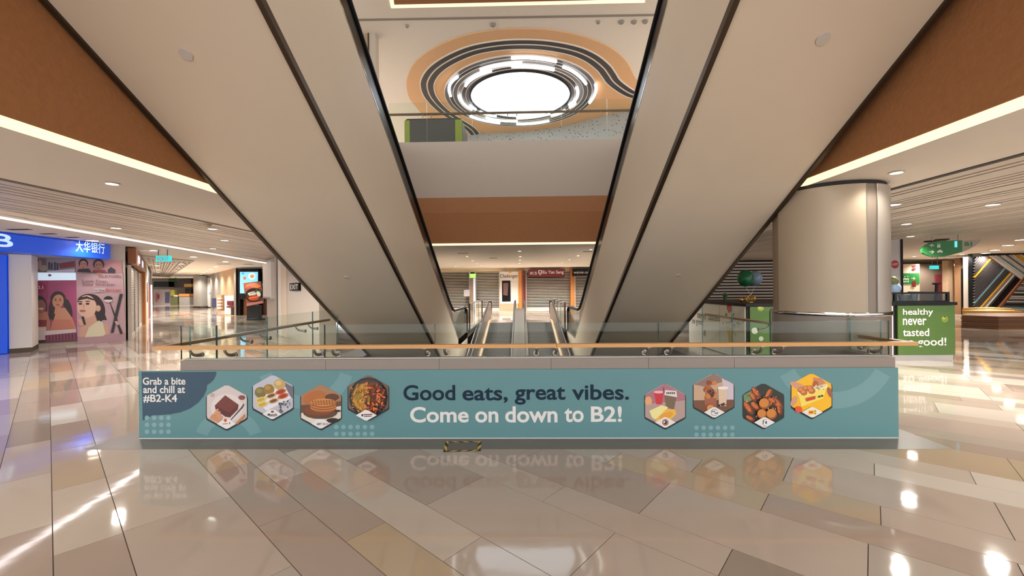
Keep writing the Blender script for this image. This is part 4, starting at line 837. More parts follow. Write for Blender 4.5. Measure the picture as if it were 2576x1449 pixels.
part(MB().prism([F1.at(a, b, .005) for a, b in rect_px(F1, ((311, 508), (768, 508), (772, 582), (314, 585)))], F1.n*.08), 'case', mat('light_box_face', C(206, 226, 238), .4, emit=C(206, 226, 240), estr=.45), lb_)
q_ = Print(F1, .088, .001); q_.ell(508, 534, 17, 13, C(150, 110, 120), z1); q_.done('emblem', lb_)
# bank front: sign band, pilaster, blue wall
sa, sb = atz(0, 631, 2.536), atz(278, 652, 2.536); su = V2(sb-sa).normalized(); sn = Vector((su.y, -su.x, 0)); sa = sb-su*6.2
FS = Frame((sb.x, sb.y, 0), su, (0, 0, 1), sn)
bs = thing('bank_sign', 'bright blue bank sign band with pale lettering above the posters', 'sign', (sb.x-su.x*3, sb.y-su.y*3, 2.536))
part(MB().prism([FS.at(-6.2, 2.536), FS.at(0, 2.536), FS.at(0, 2.96), FS.at(-6.2, 2.96)], -sn*.35), 'sign_case', BLUE, bs)
tpx('大华银行', FS, *z1(765, 212), *z1(1058, 292), CYANT, bs, bold=.012, off=.006); tpx('B', FS, *z1(-70, 125), *z1(130, 238), CYANT, bs, bold=.02, off=.006)
PA = V2(atz(30, 889, 0)); F2 = Frame(PA, fu, (0, 0, 1), fn)
a0, a1_ = F2.px(22, 760)[0], F2.px(80, 760)[0]
pil = thing('pilaster', 'white pilaster with dark skirting between blue wall and posters', 'pilaster', F2.at((a0+a1_)/2, 0))
part(MB().prism([F2.at(a0, .12), F2.at(a1_, .12), F2.at(a1_, 2.53), F2.at(a0, 2.53)], -fn*1.0), 'shaft', WHITE, pil); part(MB().prism([F2.at(a0, 0), F2.at(a1_, 0), F2.at(a1_, .12), F2.at(a0, .12)], -fn*1.0), 'skirting', DSTEEL, pil)
single(MB().prism([F2.at(a0-4, .02, .1), F2.at(a0-.02, .02, .1), F2.at(a0-.02, 2.5, .1), F2.at(a0-4, 2.5, .1)], -fn*.6), 'bank_wall_panel', BLUE, 'solid bright blue bank wall panel at the left picture edge', 'wall panel')
# corridor left side
SA, SB = V2(atz(327, 856, 0)), V2(atz(355, 817, 0)); cu_ = (SB-SA).normalized(); cn = Vector((cu_.y, -cu_.x, 0)); cn = cn if cn.dot(-SA) > 0 else -cn
FC = Frame(SA, cu_, (0, 0, 1), cn)
cw = MB(); cw.prism([FC.at(0, 0, -.15), FC.at(36, 0, -.15), FC.at(36, ZP, -.15), FC.at(0, ZP, -.15)], -cn*.2); struct(cw, 'wall_corridor_left', WALLP)
def shutter(fr, a, b, z0, z1_, label, grp=None, pitch=.1, gap=.35, extra=None):
    t = thing('roller_shutter', label, 'shutter', fr.at((a+b)/2, z0), grp)
    part(MB().prism([fr.at(a, z0, -.06), fr.at(b, z0, -.06), fr.at(b, z1_, -.06), fr.at(a, z1_, -.06)], fr.n*.03), 'backing', SHUTD, t)
    mb = MB(); z = z0
    while z < z1_-pitch*.5: mb.prism([fr.at(a, z, -.02), fr.at(b, z, -.02), fr.at(b, z+pitch*(1-gap), -.02), fr.at(a, z+pitch*(1-gap), -.02)], fr.n*.02); z += pitch
    part(mb, 'slats', SHUT, t, kind='stuff')
    for x_ in (a, b): part(MB().prism([fr.at(x_-.05, z0, -.05), fr.at(x_+.05, z0, -.05), fr.at(x_+.05, z1_, -.05), fr.at(x_-.05, z1_, -.05)], fr.n*.09), 'guide_rail', SHUT, t)
    part(MB().prism([fr.at(a, z0, -.03), fr.at(b, z0, -.03), fr.at(b, z0+.1, -.03), fr.at(a, z0+.1, -.03)], fr.n*.05), 'bottom_bar', WHITE, t)
    return t
t = shutter(FC, .15, 7.9, 0, 2.4, 'white slatted roller shutter at the mouth of the left corridor', pitch=.085, gap=.18)
for a in (2.4, 5.0): part(MB().prism([FC.at(a, 0, 0), FC.at(a+.1, 0, 0), FC.at(a+.1, 2.4, 0), FC.at(a, 2.4, 0)], cn*.03), 'mullion', GREY, t)
t = thing('shop_fascia', 'orange brown shop fascia with lit strips above the corridor shutter', 'fascia', FC.at(4, 2.45))
part(MB().prism([FC.at(0.3, 2.45, -.05), FC.at(8.3, 2.45, -.05), FC.at(8.3, 2.96, -.05), FC.at(.3, 2.96, -.05)], cn*.2), 'panel', mat('fascia_rust', C(150, 86, 46), .4, noise=.1), t)
for a in (1.6, 4.6): part(MB().prism([FC.at(a, 2.55, .15), FC.at(a+.9, 2.55, .15), FC.at(a+.9, 2.8, .15), FC.at(a, 2.8, .15)], cn*.02), 'blue_reflection', mat('blue_reflection_glow', C(210, 220, 255), .4, emit=C(200, 214, 255), estr=.8), t)  # blue reflections on the fascia, made as glowing patches
for a, b, h_, m_, nm, lb, ct in ((8.0, 8.9, 2.45, WOODO, 'wood_post', 'orange wooden post at the far end of the corridor shutter', 'post'), (9.1, 12.6, 2.9, WALLP, 'pilaster', 'plain pale pilaster with black slot in the left corridor', 'pilaster'), (12.7, 17.5, 2.9, MAROON, 'shop_curtain', 'dark red shop panel on the left corridor wall', 'panel'), (20.5, 21.6, 2.0, mat('glow_panel', C(225, 240, 240), .4, emit=C(220, 240, 240), estr=.7), 'lit_panel', 'glowing white panel at the end of the left corridor wall', 'light panel')):
    o = thing(nm, lb, ct, FC.at((a+b)/2, 0)); part(MB().prism([FC.at(a, 0, -.1), FC.at(b, 0, -.1), FC.at(b, h_, -.1), FC.at(a, h_, -.1)], cn*.25), 'body', m_, o)
    if 'slot' in lb: part(MB().prism([FC.at(10.2, 1.0, .15), FC.at(10.7, 1.0, .15), FC.at(10.7, 2.0, .15), FC.at(10.2, 2.0, .15)], cn*.02), 'black_slot', INKK, o)
    if nm == 'shop_curtain': part(MB().prism([FC.at(12.7, 2.0, .15), FC.at(17.5, 2.0, .15), FC.at(17.5, 2.9, .15), FC.at(12.7, 2.9, .15)], cn*.05), 'dark_header', DARK, o)
# perforated ceiling panel in the corridor
z8 = lambda x, y: (300+x/8.05, 620+y/8.05)
Q = [atz(*z8(*p_), ZP-.01) for p_ in ((450, 180), (1515, 290), (1010, 625), (690, 600))]
pn = thing('perforated_ceiling_panel', 'grey ceiling panel with rows of black dashes over the left corridor', 'ceiling panel', (Q[0]+Q[2])/2)
part(MB().prism(Q, (0, 0, -.02)), 'panel', mat('panel_grey', C(178, 166, 152), .6), pn)
def bil(u, v, z): p_ = (Q[0]*(1-u)+Q[1]*u)*(1-v)+(Q[3]*(1-u)+Q[2]*u)*v; return Vector((p_.x, p_.y, z))
for u in (.42, .54, .73): part(MB().prism([bil(u-.012, .06, ZP-.045), bil(u+.012, .06, ZP-.045), bil(u+.012, .98, ZP-.045), bil(u-.012, .98, ZP-.045)], (0, 0, .012)), 'slot_line', INKK, pn)
ds = MB()
for i, u in enumerate((.10, .18, .28, .35, .48, .62, .82, .88, .95)):
    for v in range(14): 
        v0 = .04+v*.068+(.03 if i % 2 else 0); ds.prism([bil(u-.012, v0, ZP-.045), bil(u+.012, v0, ZP-.045), bil(u+.012, v0+.03, ZP-.045), bil(u-.012, v0+.03, ZP-.045)], (0, 0, .012))
part(ds, 'dash_slots', INKK, pn, kind='stuff')
zone([z8(770, 390), z8(785, 470), z8(795, 520)], ZP-.035, .12, 'the dashed corridor ceiling panel, left row', 9)
zone([z8(1255, 355), z8(1192, 437), z8(1145, 493)], ZP-.035, .12, 'the dashed corridor ceiling panel, right row', 9)
# corridor right side
def wall_px(name, x0, Y0, x1, Y1, m_, th=.3): 
    a, b = V2(aty(x0, 724, Y0)), V2(aty(x1, 724, Y1)); struct(MB().obox(a, b, th, 0, ZP), name, m_)
wall_px('wall_corridor_tan', 592, 25.8, 556, 30.6, TANW, -.3); wall_px('wall_corridor_grey', 556, 30.6, 530, 35.6, GREY, -.3); wall_px('wall_corridor_white', 530, 37, 511, 37, WALLP, -.3); wall_px('wall_corridor_brown', 511, 37.2, 502, 37.2, TANW, -.3)
def pbox(x0, x1, y0, y1, Y, dep, m_, name, parent=None, label=None, cat=None, grp=None):
    A, B = aty(x0, y1, Y), aty(x1, y0, Y); mb = MB().box(A.x, B.x, Y, Y+dep, max(A.z, 0.001), B.z)
    return part(mb, name, m_, parent) if parent else single(mb, name, m_, label, cat, grp)
def pthing(name, label, cat, x, Y, z=0): return thing(name, label, cat, (aty(x, 724, Y).x, Y, z))
o = pthing('pillar', 'grey stone pillar on the right of the left corridor end', 'pillar', 495, 36); pbox(487, 503, 694, 774, 36, .8, mat('pillar_stone', C(172, 164, 154), .35, noise=.08), 'shaft', o); pbox(486, 504, 771, 774, 35.95, .9, DSTEEL, 'plinth', o)
o = pthing('door', 'white door with lever beside the grey pillar', 'door', 520, 36.8); pbox(512, 529, 699, 772, 36.88, .1, WHITE, 'leaf', o); pbox(526, 528, 736, 738, 36.8, .08, STEEL, 'lever', o)
o = pthing('folding_board', 'navy folding board leaning on the grey corridor wall', 'board', 539, 30.5); pbox(533, 545, 750, 774, 30.5, .1, mat('navy_board', C(34, 40, 74), .5), 'panel', o); pbox(534, 535.5, 773, 778.5, 30.5, .1, STEEL, 'leg', o); pbox(542.5, 544, 773, 778.5, 30.5, .1, STEEL, 'leg', o)
o = pthing('display_rack', 'tan display rack with pale rolls by the corridor wall', 'rack', 551, 28.3); pbox(544.5, 557, 742, 782, 28.3, .3, TANW, 'back', o)
for y in (749, 757, 765, 773): pbox(546.5, 555, y, y+4, 28.2, .2, WHITE, 'roll', o)
o = pthing('counter', 'white counter with maroon cushion and dark stool leg near the black shopfront', 'counter', 576, 25.2); pbox(565, 588, 744, 790, 25.2, .4, WHITE, 'body', o); pbox(571, 585, 757, 768, 25.1, .1, MAROON, 'cushion', o); pbox(570, 588, 770, 774, 24.9, .3, MAROON, 'seat', o); pbox(581, 587, 774, 793, 24.9, .2, mat('dark_wood', C(60, 32, 28), .4), 'leg', o)
# black shopfront with screen
o = pthing('screen_shopfront', 'black shopfront holding a tall bright blue screen', 'shopfront', 632, 25)
pbox(594, 650, 675, 684, 25, .5, BLACK, 'header', o); pbox(594, 603, 684, 794, 25, .5, BLACK, 'jamb', o); pbox(650, 652, 684, 794, 25, .5, BLACK, 'jamb', o); pbox(603, 650, 738, 752, 25, .4, BLACK, 'sill', o); pbox(589, 593, 676, 800, 24.9, .4, STEEL, 'post', o)
pbox(603, 650, 752, 794, 25.3, .1, mat('interior_wood', C(140, 100, 64), .5), 'lower_panel', o); pbox(652, 672, 676, 797, 25.3, .3, mat('interior_brown', C(92, 62, 44), .5), 'interior', o); pbox(660, 670, 713, 727, 25.2, .05, WHITE, 'notice', o)
FRS = Frame((0, 25.0, 0), (1, 0, 0), (0, 0, 1), (0, -1, 0)); qs = Print(FRS, .01, .004); qs.poly([(604, 684), (649, 684), (649, 738), (604, 738)], C(120, 200, 245), ident)
qs.ell(634, 695, 9, 8, C(230, 240, 245), ident); qs.ell(635, 695, 6, 5, C(226, 140, 120), ident); qs.ell(616, 700, 4, 4, C(196, 90, 90), ident); qs.ell(612, 688, 3, 2, C(60, 130, 180), ident); qs.ell(633, 696, 3, 2.6, C(120, 160, 110), ident); qs.done('screen', o, SCREEN)
# poster stand in front
Yp = atz(636, 806, 0).y; o = pthing('poster_stand', 'poster stand with tilted picture of a red and black food bowl', 'poster stand', 636, Yp)
pbox(621, 651, 768, 804, Yp, .25, mat('stand_black', C(36, 40, 42), .4), 'pedestal', o); pbox(620, 652, 802, 807, Yp-.1, .5, mat('stand_black', C(36, 40, 42), .4), 'foot', o)
A = [aty(x, y, Yp-.05) for x, y in ((612, 712), (657, 707), (666, 762), (620, 772))]; part(MB().prism(A, (0, .05, 0)), 'board', DARK, o)
FP = Frame((0, Yp-.06, 0), (1, 0, 0), (0, 0, 1), (0, -1, 0)); qs = Print(FP, .004, .003)
qs.poly([(613, 712), (656, 708), (665, 762), (621, 771)], C(150, 84, 66), ident); qs.ell(634, 718, 16, 6, C(206, 128, 96), ident, rot=-8); qs.ell(648, 721, 8, 4, C(226, 130, 66), ident, rot=-20); qs.ell(625, 723, 8, 4, C(190, 100, 70), ident); qs.ell(640, 742, 23, 17, C(30, 24, 24), ident, rot=-8); qs.ell(640, 743, 19, 13, C(86, 52, 40), ident, rot=-8); qs.ell(641, 749, 15, 7, C(206, 84, 44), ident, rot=-6)
for k_ in range(5): qs.ell(630+k_*5, 750-k_*.8, 3.4, 2, C(226, 120, 76), ident, rot=-30)
qs.poly([(624, 737), (640, 733), (646, 737), (644, 742), (628, 744)], C(214, 212, 196), ident); qs.poly([(630, 738), (642, 735), (643, 736.5), (631, 739.5)], C(150, 160, 110), ident); qs.ell(652, 739, 7, 5, C(232, 226, 216), ident, rot=60); qs.poly([(646, 728), (660, 732), (658, 735), (645, 732)], C(60, 110, 70), ident); qs.ell(656, 750, 5, 3, C(40, 70, 60), ident); qs.poly([(622, 763), (663, 757), (664, 762), (622, 770)], C(196, 130, 126), ident); qs.done('picture', o)
# near wall block with exit sign
WA, WB = V2(atz(672, 826, 0)), Vector((-5.0, 10.0, 0)); wu = (WB-WA).normalized(); wn = Vector((wu.y, -wu.x, 0)); wn = wn if wn.dot(-WA) > 0 else -wn
FW_ = Frame(WA, wu, (0, 0, 1), wn)
struct(MB().prism([FW_.at(0, 0), FW_.at((WB-WA).length, 0), FW_.at((WB-WA).length, ZC), FW_.at(0, ZC)], -wn*.4), 'wall_left_block', WALLP)
def wstrip(x0, x1, y0, y1, h_, m_, name, parent): A, B = FW_.px(x0, y1), FW_.px(x1, y0); return part(MB().prism([FW_.at(A[0], max(A[1], 0), .001), FW_.at(B[0], max(A[1], 0), .001), FW_.at(B[0], min(B[1], ZC), .001), FW_.at(A[0], min(B[1], ZC), .001)], wn*h_), name, m_, parent)
o = thing('wall_box', 'tall white box hanging on the pale wall left of the black joint', 'wall box', FW_.at(.3, .9)); wstrip(670, 691, 658, 750, .12, WHITE, 'case', o); wstrip(672, 689, 748, 750, .14, GREY, 'bottom_lip', o)
o = thing('wall_column', 'pale half column with black joint on the pale wall left of the exit sign', 'wall column', FW_.at(1.6, 0)); wstrip(699, 703, 640, 905, .02, INKK, 'black_joint', o); wstrip(704, 709, 640, 905, .04, CEIL, 'edge_band', o); wstrip(709, 722, 640, 905, .03, mat('column_cream', C(214, 198, 176), .5), 'cream_band', o)
o = thing('exit_sign', 'dark EXIT sign on the pale wall beside the left escalator', 'exit sign', FW_.at(*FW_.px(745, 730))); wstrip(733, 757, 711, 731, .05, mat('sign_dark_green', C(10, 18, 12), .6, spec=.1), 'case', o); tpx('EXIT', FW_, 735, 715, 755, 728, INKW, o, bold=.01, off=.055)
wstrip
# hanging teal exit sign
o = thing('exit_sign', 'glowing teal EXIT sign hanging over the left corridor mouth', 'exit sign', (aty(410, 650, 14).x, 14, 2.4)); FX = Frame((0, 14, 0), (1, 0, 0), (0, 0, 1), (0, -1, 0))
pbox(392, 428, 643, 658, 14, .06, TEALX, 'case', o); tpx('EXIT', FX, 402, 646, 424, 656, INKW, o, bold=.02, off=.008); 
qs = Print(FX, .008, .001); qs.poly([(395, 651), (401, 646), (401, 656)], C(235, 250, 250), ident); qs.done('arrow', o)
pbox(397, 399, 628, 643, 14.01, .02, STEEL, 'hanger', o); pbox(420, 422, 628, 643, 14.01, .02, STEEL, 'hanger', o)
# corridor end scene, far away
for i_, x_ in enumerate((-38.2, -35.0)): downlight(Vector((x_, 42.5, ZP-.001)), .14, 'round downlight before the corridor end mural, %s one' % ('left', 'right')[i_], 'downlights at the corridor end', 14)  # two lamps added to lighten the dim corridor end
YE = 46
FE = Frame((0, YE, 0), (1, 0, 0), (0, 0, 1), (0, -1, 0))
o = pthing('mural_hoarding', 'pale hoarding with a pink leaf mural at the end of the left corridor', 'hoarding', 406, YE); pbox(386, 428, 728, 790, YE, .2, mat('hoarding_mauve', C(204, 188, 184), .5), 'board', o)
qs = Print(FE, .01, .01); qs.ell(397, 748, 11, 15, C(206, 170, 160), ident); qs.ell(395, 748, 4, 12, C(206, 96, 84), ident); qs.ell(399, 746, 3, 7, C(110, 50, 60), ident); qs.poly([(416, 735), (427, 735), (427, 762), (416, 762)], C(92, 84, 116), ident); qs.done('mural', o)
pbox(386, 424, 708, 722, YE+.1, 3.88, INKK, 'dark_screen', None, 'wide black screen above the hoarding at the left corridor end', 'screen')
o = pthing('recycling_bin', 'olive and yellow bin at the left corridor end', 'bin', 438, YE); pbox(430, 447, 746, 790, YE-.5, .4, mat('olive', C(110, 108, 62), .5), 'body', o); pbox(429, 439, 729, 744, YE-.2, .3, mat('bin_yellow', C(206, 196, 70), .5), 'yellow_panel', o); pbox(437, 447, 742, 746, YE-.5, .4, WHITE, 'lid', o)
o = pthing('stacked_bench', 'grey bench with orange wooden top at the left corridor end', 'bench', 463, YE); pbox(450, 476, 739, 746, YE-1, 1, WOODO, 'top', o); pbox(451, 477, 747, 790, YE-1, 1, GREY, 'base', o)
pbox(438, 480, 702, 724, YE+.5, 3.48, mat('dark_brown_header', C(70, 56, 48), .5), 'shop_header', None, 'dark brown shop header at the end of the left corridor', 'header')
pbox(463, 482, 714, 722, YE-.05, .56, mat('mustard', C(206, 156, 60), .5), 'yellow_shelf', None, 'mustard yellow shelf above the corridor end bench', 'shelf'); pbox(466, 481, 725, 742, YE+.3, 3.68, mat('dark_foliage', C(40, 46, 36), .7), 'dark_window', None, 'dark shop window above the corridor end bench', 'window')
o = pthing('hanging_sign', 'small green sign hanging at the far end of the left corridor', 'sign', 435, YE-6, 2.5); pbox(424, 446, 700, 707, YE-6, .1, SIGNG, 'panel', o)
for x in (428, 442): P = aty(x, 700, YE-5.95); part(MB().tube([(P.x, YE-5.95, P.z), (P.x, YE-5.95, ZP)], .02, 6), 'hanger', STEEL, o)

# ================================================================== FAR CENTRE SHOPS
YS = 29.5
FR = Frame((0, YS, 0), (1, 0, 0), (0, 0, 1), (0, -1, 0))
def fx(x, y=724): return FR.px(x, y)[0]
def fz(y, x=1300): return FR.px(x, y)[1]
zt = 2.72
shutter(FR, fx(1090), fx(1182), 0, zt, 'far roller shutter left of the green-topped post', 'far roller shutters', pitch=.11, gap=.56)
shutter(FR, fx(1196), fx(1257), 0, zt, 'far roller shutter between the green-topped post and white pillar', 'far roller shutters', pitch=.11, gap=.56)
shutter(FR, fx(1323), fx(1436), 0, zt, 'wide far roller shutter below the maroon sign', 'far roller shutters', pitch=.11, gap=.56)
shutter(FR, fx(1446), fx(1520), 0, zt, 'far roller shutter below the black sign, right of orange post', 'far roller shutters', pitch=.11, gap=.56)
struct(MB().box(fx(1040), fx(1580), YS+.05, YS+.25, zt, ZP-.02), 'trim_4', mat('header_cream', C(226, 206, 176), .5))
o = thing('post', 'slim white post with green lit cap between the far shutters', 'post', (fx(1189), YS-.6, 0)); pbox(1182, 1190, 700, 782, YS-.7, .3, mat('post_brown', C(130, 106, 84), .4), 'shaft', o); pbox(1190, 1195, 700, 782, YS-.6, .2, mat('lit_edge', C(200, 215, 235), .4, emit=C(200, 215, 235), estr=.4), 'lit_edge', o); pbox(1181.5, 1195.5, 688.5, 699, YS-.75, .35, mat('lime_cap', C(170, 225, 120), .4, emit=C(170, 225, 120), estr=.6), 'cap', o)
pbox(1167, 1182, 728, 746, YS-.7, .03, mat('notice_grey', C(166, 158, 160), .5), 'notice_board', None, 'grey notice on the far shutter beside the green-topped post', 'notice')
o = thing('pillar', 'white pillar with lit lettering and a black display between far shutters', 'pillar', (fx(1281), YS-.2, 0)); pbox(1258, 1304, 683, 764, YS-.3, .6, WHITE, 'shaft', o); pbox(1258, 1304, 764, 781, YS-.3, .6, mat('pillar_base_tan', C(196, 172, 142), .4), 'base', o)
FQ = Frame((0, YS-.3, 0), (1, 0, 0), (0, 0, 1), (0, -1, 0)); pbox(1263, 1284, 706, 758, YS-.36, .05, BLACK, 'display', o); qs = Print(FQ, .065, .005); qs.poly([(1266, 712), (1279, 712), (1277, 744), (1266, 742)], C(110, 70, 66), ident); qs.done('display_picture', o)
tpx('Challenger', FQ, 1258, 689, 1303, 702, NAVY, o, bold=.0, off=.01, shear=.1); qs = Print(FQ, .01, .004); qs.poly([(1279, 685), (1285, 681), (1288, 684), (1283, 688)], C(236, 160, 60), ident); qs.done('logo_mark', o)
o = thing('wood_post', 'tall orange brown wooden post left of the maroon sign', 'post', (fx(1313), YS-.3, 0)); pbox(1305, 1312, 679, 781, YS-.4, .5, WOODO, 'board', o); pbox(1312, 1316, 679, 781, YS-.35, .5, WOODD, 'board', o); pbox(1316, 1322, 682, 781, YS-.3, .4, MAROON, 'board', o)
o = thing('wood_post', 'bright orange wooden post right of the maroon sign', 'post', (fx(1441), YS-.3, 0)); pbox(1436, 1440, 674, 770, YS-.4, .5, WOODO, 'board', o); pbox(1440, 1445, 695, 770, YS-.35, .5, WOODO, 'board', o)
o = thing('shop_sign', 'maroon shop sign with white lettering above the wide far shutter', 'sign', (fx(1376), YS-.7, 2.3)); pbox(1330, 1421, 677, 697, YS-.8, .82, MAROON, 'case', o); FM = Frame((0, YS-.8, 0), (1, 0, 0), (0, 0, 1), (0, -1, 0))
tpx('Eu Yan Sang', FM, 1366, 680, 1418, 691, INKW, o, bold=.01, off=.01); tpx('余仁生', FM, 1333, 683, 1351, 691, INKW, o, bold=.01, off=.01); qs = Print(FM, .008, .004); qs.poly([(1354, 680), (1364, 680), (1364, 688), (1354, 688)], C(226, 220, 216), ident); qs.poly([(1356, 682), (1362, 682), (1362, 686), (1356, 686)], C(110, 34, 44), ident); qs.poly([(1356, 690), (1362, 690), (1362, 691.5), (1356, 691.5)], C(226, 220, 216), ident); qs.done('emblem', o)
o = thing('shop_sign', 'black shop sign with thin white lettering right of orange post', 'sign', (fx(1470), YS-.7, 2.4)); pbox(1441, 1500, 675, 694, YS-.8, .82, INKK, 'case', o); tpx('wainie', FM, 1443, 682, 1468, 688, INKW, o, off=.01); tpx('com', FM, 1471, 683.5, 1484, 688, INKW, o, off=.01)

# ================================================================== RIGHT: KIOSK
KX0, KX1, KY0, KY1, KZ = 4.60, 8.76, 8.47, 11.4, 1.185
kx = lambda px: aty(px, 800, KY0).x
k = thing('food_kiosk', 'food kiosk with green and white panels and black counter behind the column', 'kiosk', ((KX0+KX1)/2, (KY0+KY1)/2, 0))
part(MB().box(KX0+.03, KX1-.03, KY0+.03, KY1-.03, .12, 1.12), 'carcass', INKK, k); part(MB().box(KX0+.03, KX1-.03, KY0+.01, KY1-.03, 0, .115), 'kick_plate', STEEL, k)
part(MB().box(KX0-.02, KX1+.03, KY0-.02, KY1, 1.125, KZ), 'countertop', INKK, k)
KF = Frame((0, KY0, 0), (1, 0, 0), (0, 0, 1), (0, -1, 0)); KS = Frame((KX0, 0, 0), (0, 1, 0), (0, 0, 1), (-1, 0, 0))
def kpan(a, b, m_, nm): return part(MB().box(a, b, KY0, KY0+.028, .12, 1.12), nm, m_, k)
gA = kpan(KX0+.07, 5.5, GREEN, 'green_panel'); kpan(5.56, 6.5, GREEN, 'green_panel'); kpan(6.56, kx(2247), WHITE, 'white_panel'); gB = kpan(kx(2259), KX1, GREEN, 'green_panel')
part(MB().box(KX0, KX0+.028, KY0+.07, 9.6, .02, 1.12), 'white_panel', WHITE, k); wp = part(MB().box(KX0, KX0+.028, 9.62, KY1-.05, .02, 1.12), 'white_panel', WHITE, k)
for t_, a, b, c_, d in (('healthy', 2271, 776, 2347, 797), ('never', 2271, 801, 2330, 818), ('tasted', 2271, 826, 2337, 846), ('so good!', 2271, 849, 2380, 876)): tpx(t_, KF, a, b, c_, d, INKW, gB, bold=.015, off=.004)
def fruit(pr_, x, y, r, col, px=ident): pr_.ell(x, y, r, r, C(*col), px, n=18); pr_.ell(x-r*.25, y-r*.3, r*.5, r*.4, C(*[min(255, v+36) for v in col]), px, n=12); pr_.ell(x, y-r*.7, r*.3, r*.2, C(50, 54, 20), px, n=10)
q_ = Print(KF, .003, .001); fruit(q_, 2376, 803, 9, (120, 140, 40)); q_.done('lime_print', gB)
q_ = Print(KF, .003, .001); fruit(q_, 1913, 775, 8, (150, 160, 60)); q_.ell(1898, 832, 8, 8, C(206, 206, 190), ident); q_.ell(1914, 852, 6, 6, C(190, 200, 180), ident); q_.done('fruit_print', gA)
for nm_, pl_, co_ in (('chilli_print', [(1829, 768), (1840, 766), (1842, 782), (1834, 788), (1828, 776)], (200, 40, 48)), ('leaf_print', [(1819, 800), (1828, 786), (1832, 800)], (70, 128, 70)), ('stalk_print', [(1838, 798), (1848, 787), (1849, 789), (1840, 800)], (120, 90, 60)), ('carrot_print', [(1828, 822), (1838, 826), (1843, 858), (1834, 862)], (216, 186, 110)), ('bean_print', [(1840, 826), (1853, 842), (1852, 848), (1842, 834)], (206, 190, 120))): Print(KS, .003, .001).poly(pl_, C(*co_), ident).done(nm_, wp)
Print(KS, .003, .001).ell(1773, 838, 3.2, 8, C(140, 150, 130), ident).done('seed_print', wp); Print(KS, .003, .001).ell(1857, 816, 5, 7, C(160, 170, 100), ident).done('lime_print', wp)
tpx('never tasted', KS, 1755, 789, 1810, 800, mat('olive_ink', C(110, 112, 72), .5), wp, off=.004); tpx('so good!', KS, 1742, 803, 1770, 818, MATS['olive_ink'], wp, off=.004)
# counter guard: black frame with tinted glass
g_ = thing('counter_guard', 'low black framed glass guard on the kiosk counter', 'counter guard', (8.1, KY0+.1, KZ))
gx0, gx1 = 7.3, kx(2396)
part(MB().box(gx0, gx1, KY0+.05, KY0+.09, 1.355, 1.39), 'top_bar', INKK, g_); part(MB().box(gx0, gx1, KY0+.05, KY0+.09, KZ, KZ+.03), 'bottom_bar', INKK, g_)
for x in (gx0, kx(2256), gx1-.05): part(MB().box(x, x+.05, KY0+.05, KY0+.09, KZ+.03, 1.355), 'upright', INKK, g_)
part(MB().box(gx0+.05, gx1-.05, KY0+.065, KY0+.075, KZ+.03, 1.355), 'glass_pane', GLASSD, g_); part(MB().box(gx1-.05, gx1, KY0+.09, KY0+.9, 1.355, 1.39), 'side_bar', INKK, g_)
o = thing('scooter_handle', 'black slanted pole with crossbar rising behind the kiosk counter guard', 'pole', aty(2342, 762, 9.6)); A, B = aty(2342, 762, 9.6), aty(2357, 712, 9.6); A.z = 0
part(MB().tube([A, B], .028, 10), 'pole', INKK, o); part(MB().tube([aty(2347, 714, 9.6), aty(2365, 713, 9.6)], .02, 10), 'crossbar', INKK, o)
for (x, y, w_, h_, lb) in ((2276, 748, 26, 16, 'pale grey bowl behind the counter guard, left'), (2300, 748, 14, 18, 'blue grey canister behind the counter guard')):
    P = aty(x, 758, 9.0); rr = w_/2*9/FPX; single(MB().lathe((P.x, P.y, KZ), [(.001, .0), (rr*.7, .0), (rr, h_*9/FPX), (rr*.92, h_*9/FPX), (rr*.6, .01), (.001, .01)], 20), 'bowl' if 'bowl' in lb else 'canister', mat('bowl_grey', C(130, 136, 146), .35), lb, 'container')
# ornaments on the counter corner
P = aty(1888, 752, 9.1); gold = mat('gold_wire', C(212, 166, 84), .25, .9)
o = thing('gold_ornament', 'round gold wire ornament on the kiosk counter corner', 'ornament', (P.x, P.y, KZ))
for j in range(8): a = math.pi*j/8; part(MB().tube([(P.x+.1*math.cos(u)*math.cos(a), P.y+.1*math.cos(u)*math.sin(a), KZ+.08+.075*math.sin(u)) for u in [2*math.pi*i_/16 for i_ in range(16)]], .006, 5, closed=True), 'wire_hoop', gold, o)
part(MB().lathe((P.x, P.y, KZ), [(.001, 0), (.06, 0), (.06, .012), (.001, .012)], 16), 'base', gold, o)
P2 = aty(1866, 752, 9.2); single(MB().ball((P2.x, P2.y, KZ+.055), .05, .05, .055), 'gold_ball', gold, 'small gold ball left of the gold wire ornament', 'ornament')
P3 = aty(1816, 752, 10.4); o = thing('plant_jar', 'small jar with green plant on the kiosk counter near the escalator', 'jar', (P3.x+.08, P3.y, KZ)); part(MB().lathe((P3.x+.08, P3.y, KZ), [(.001, 0), (.045, 0), (.05, .1), (.001, .1)], 14), 'jar', mat('jar_green', C(60, 84, 44), .3), o); part(MB().ball((P3.x+.08, P3.y, KZ+.14), .06, .06, .05), 'leaves', mat('leaf_dark', C(70, 104, 56), .6), o)
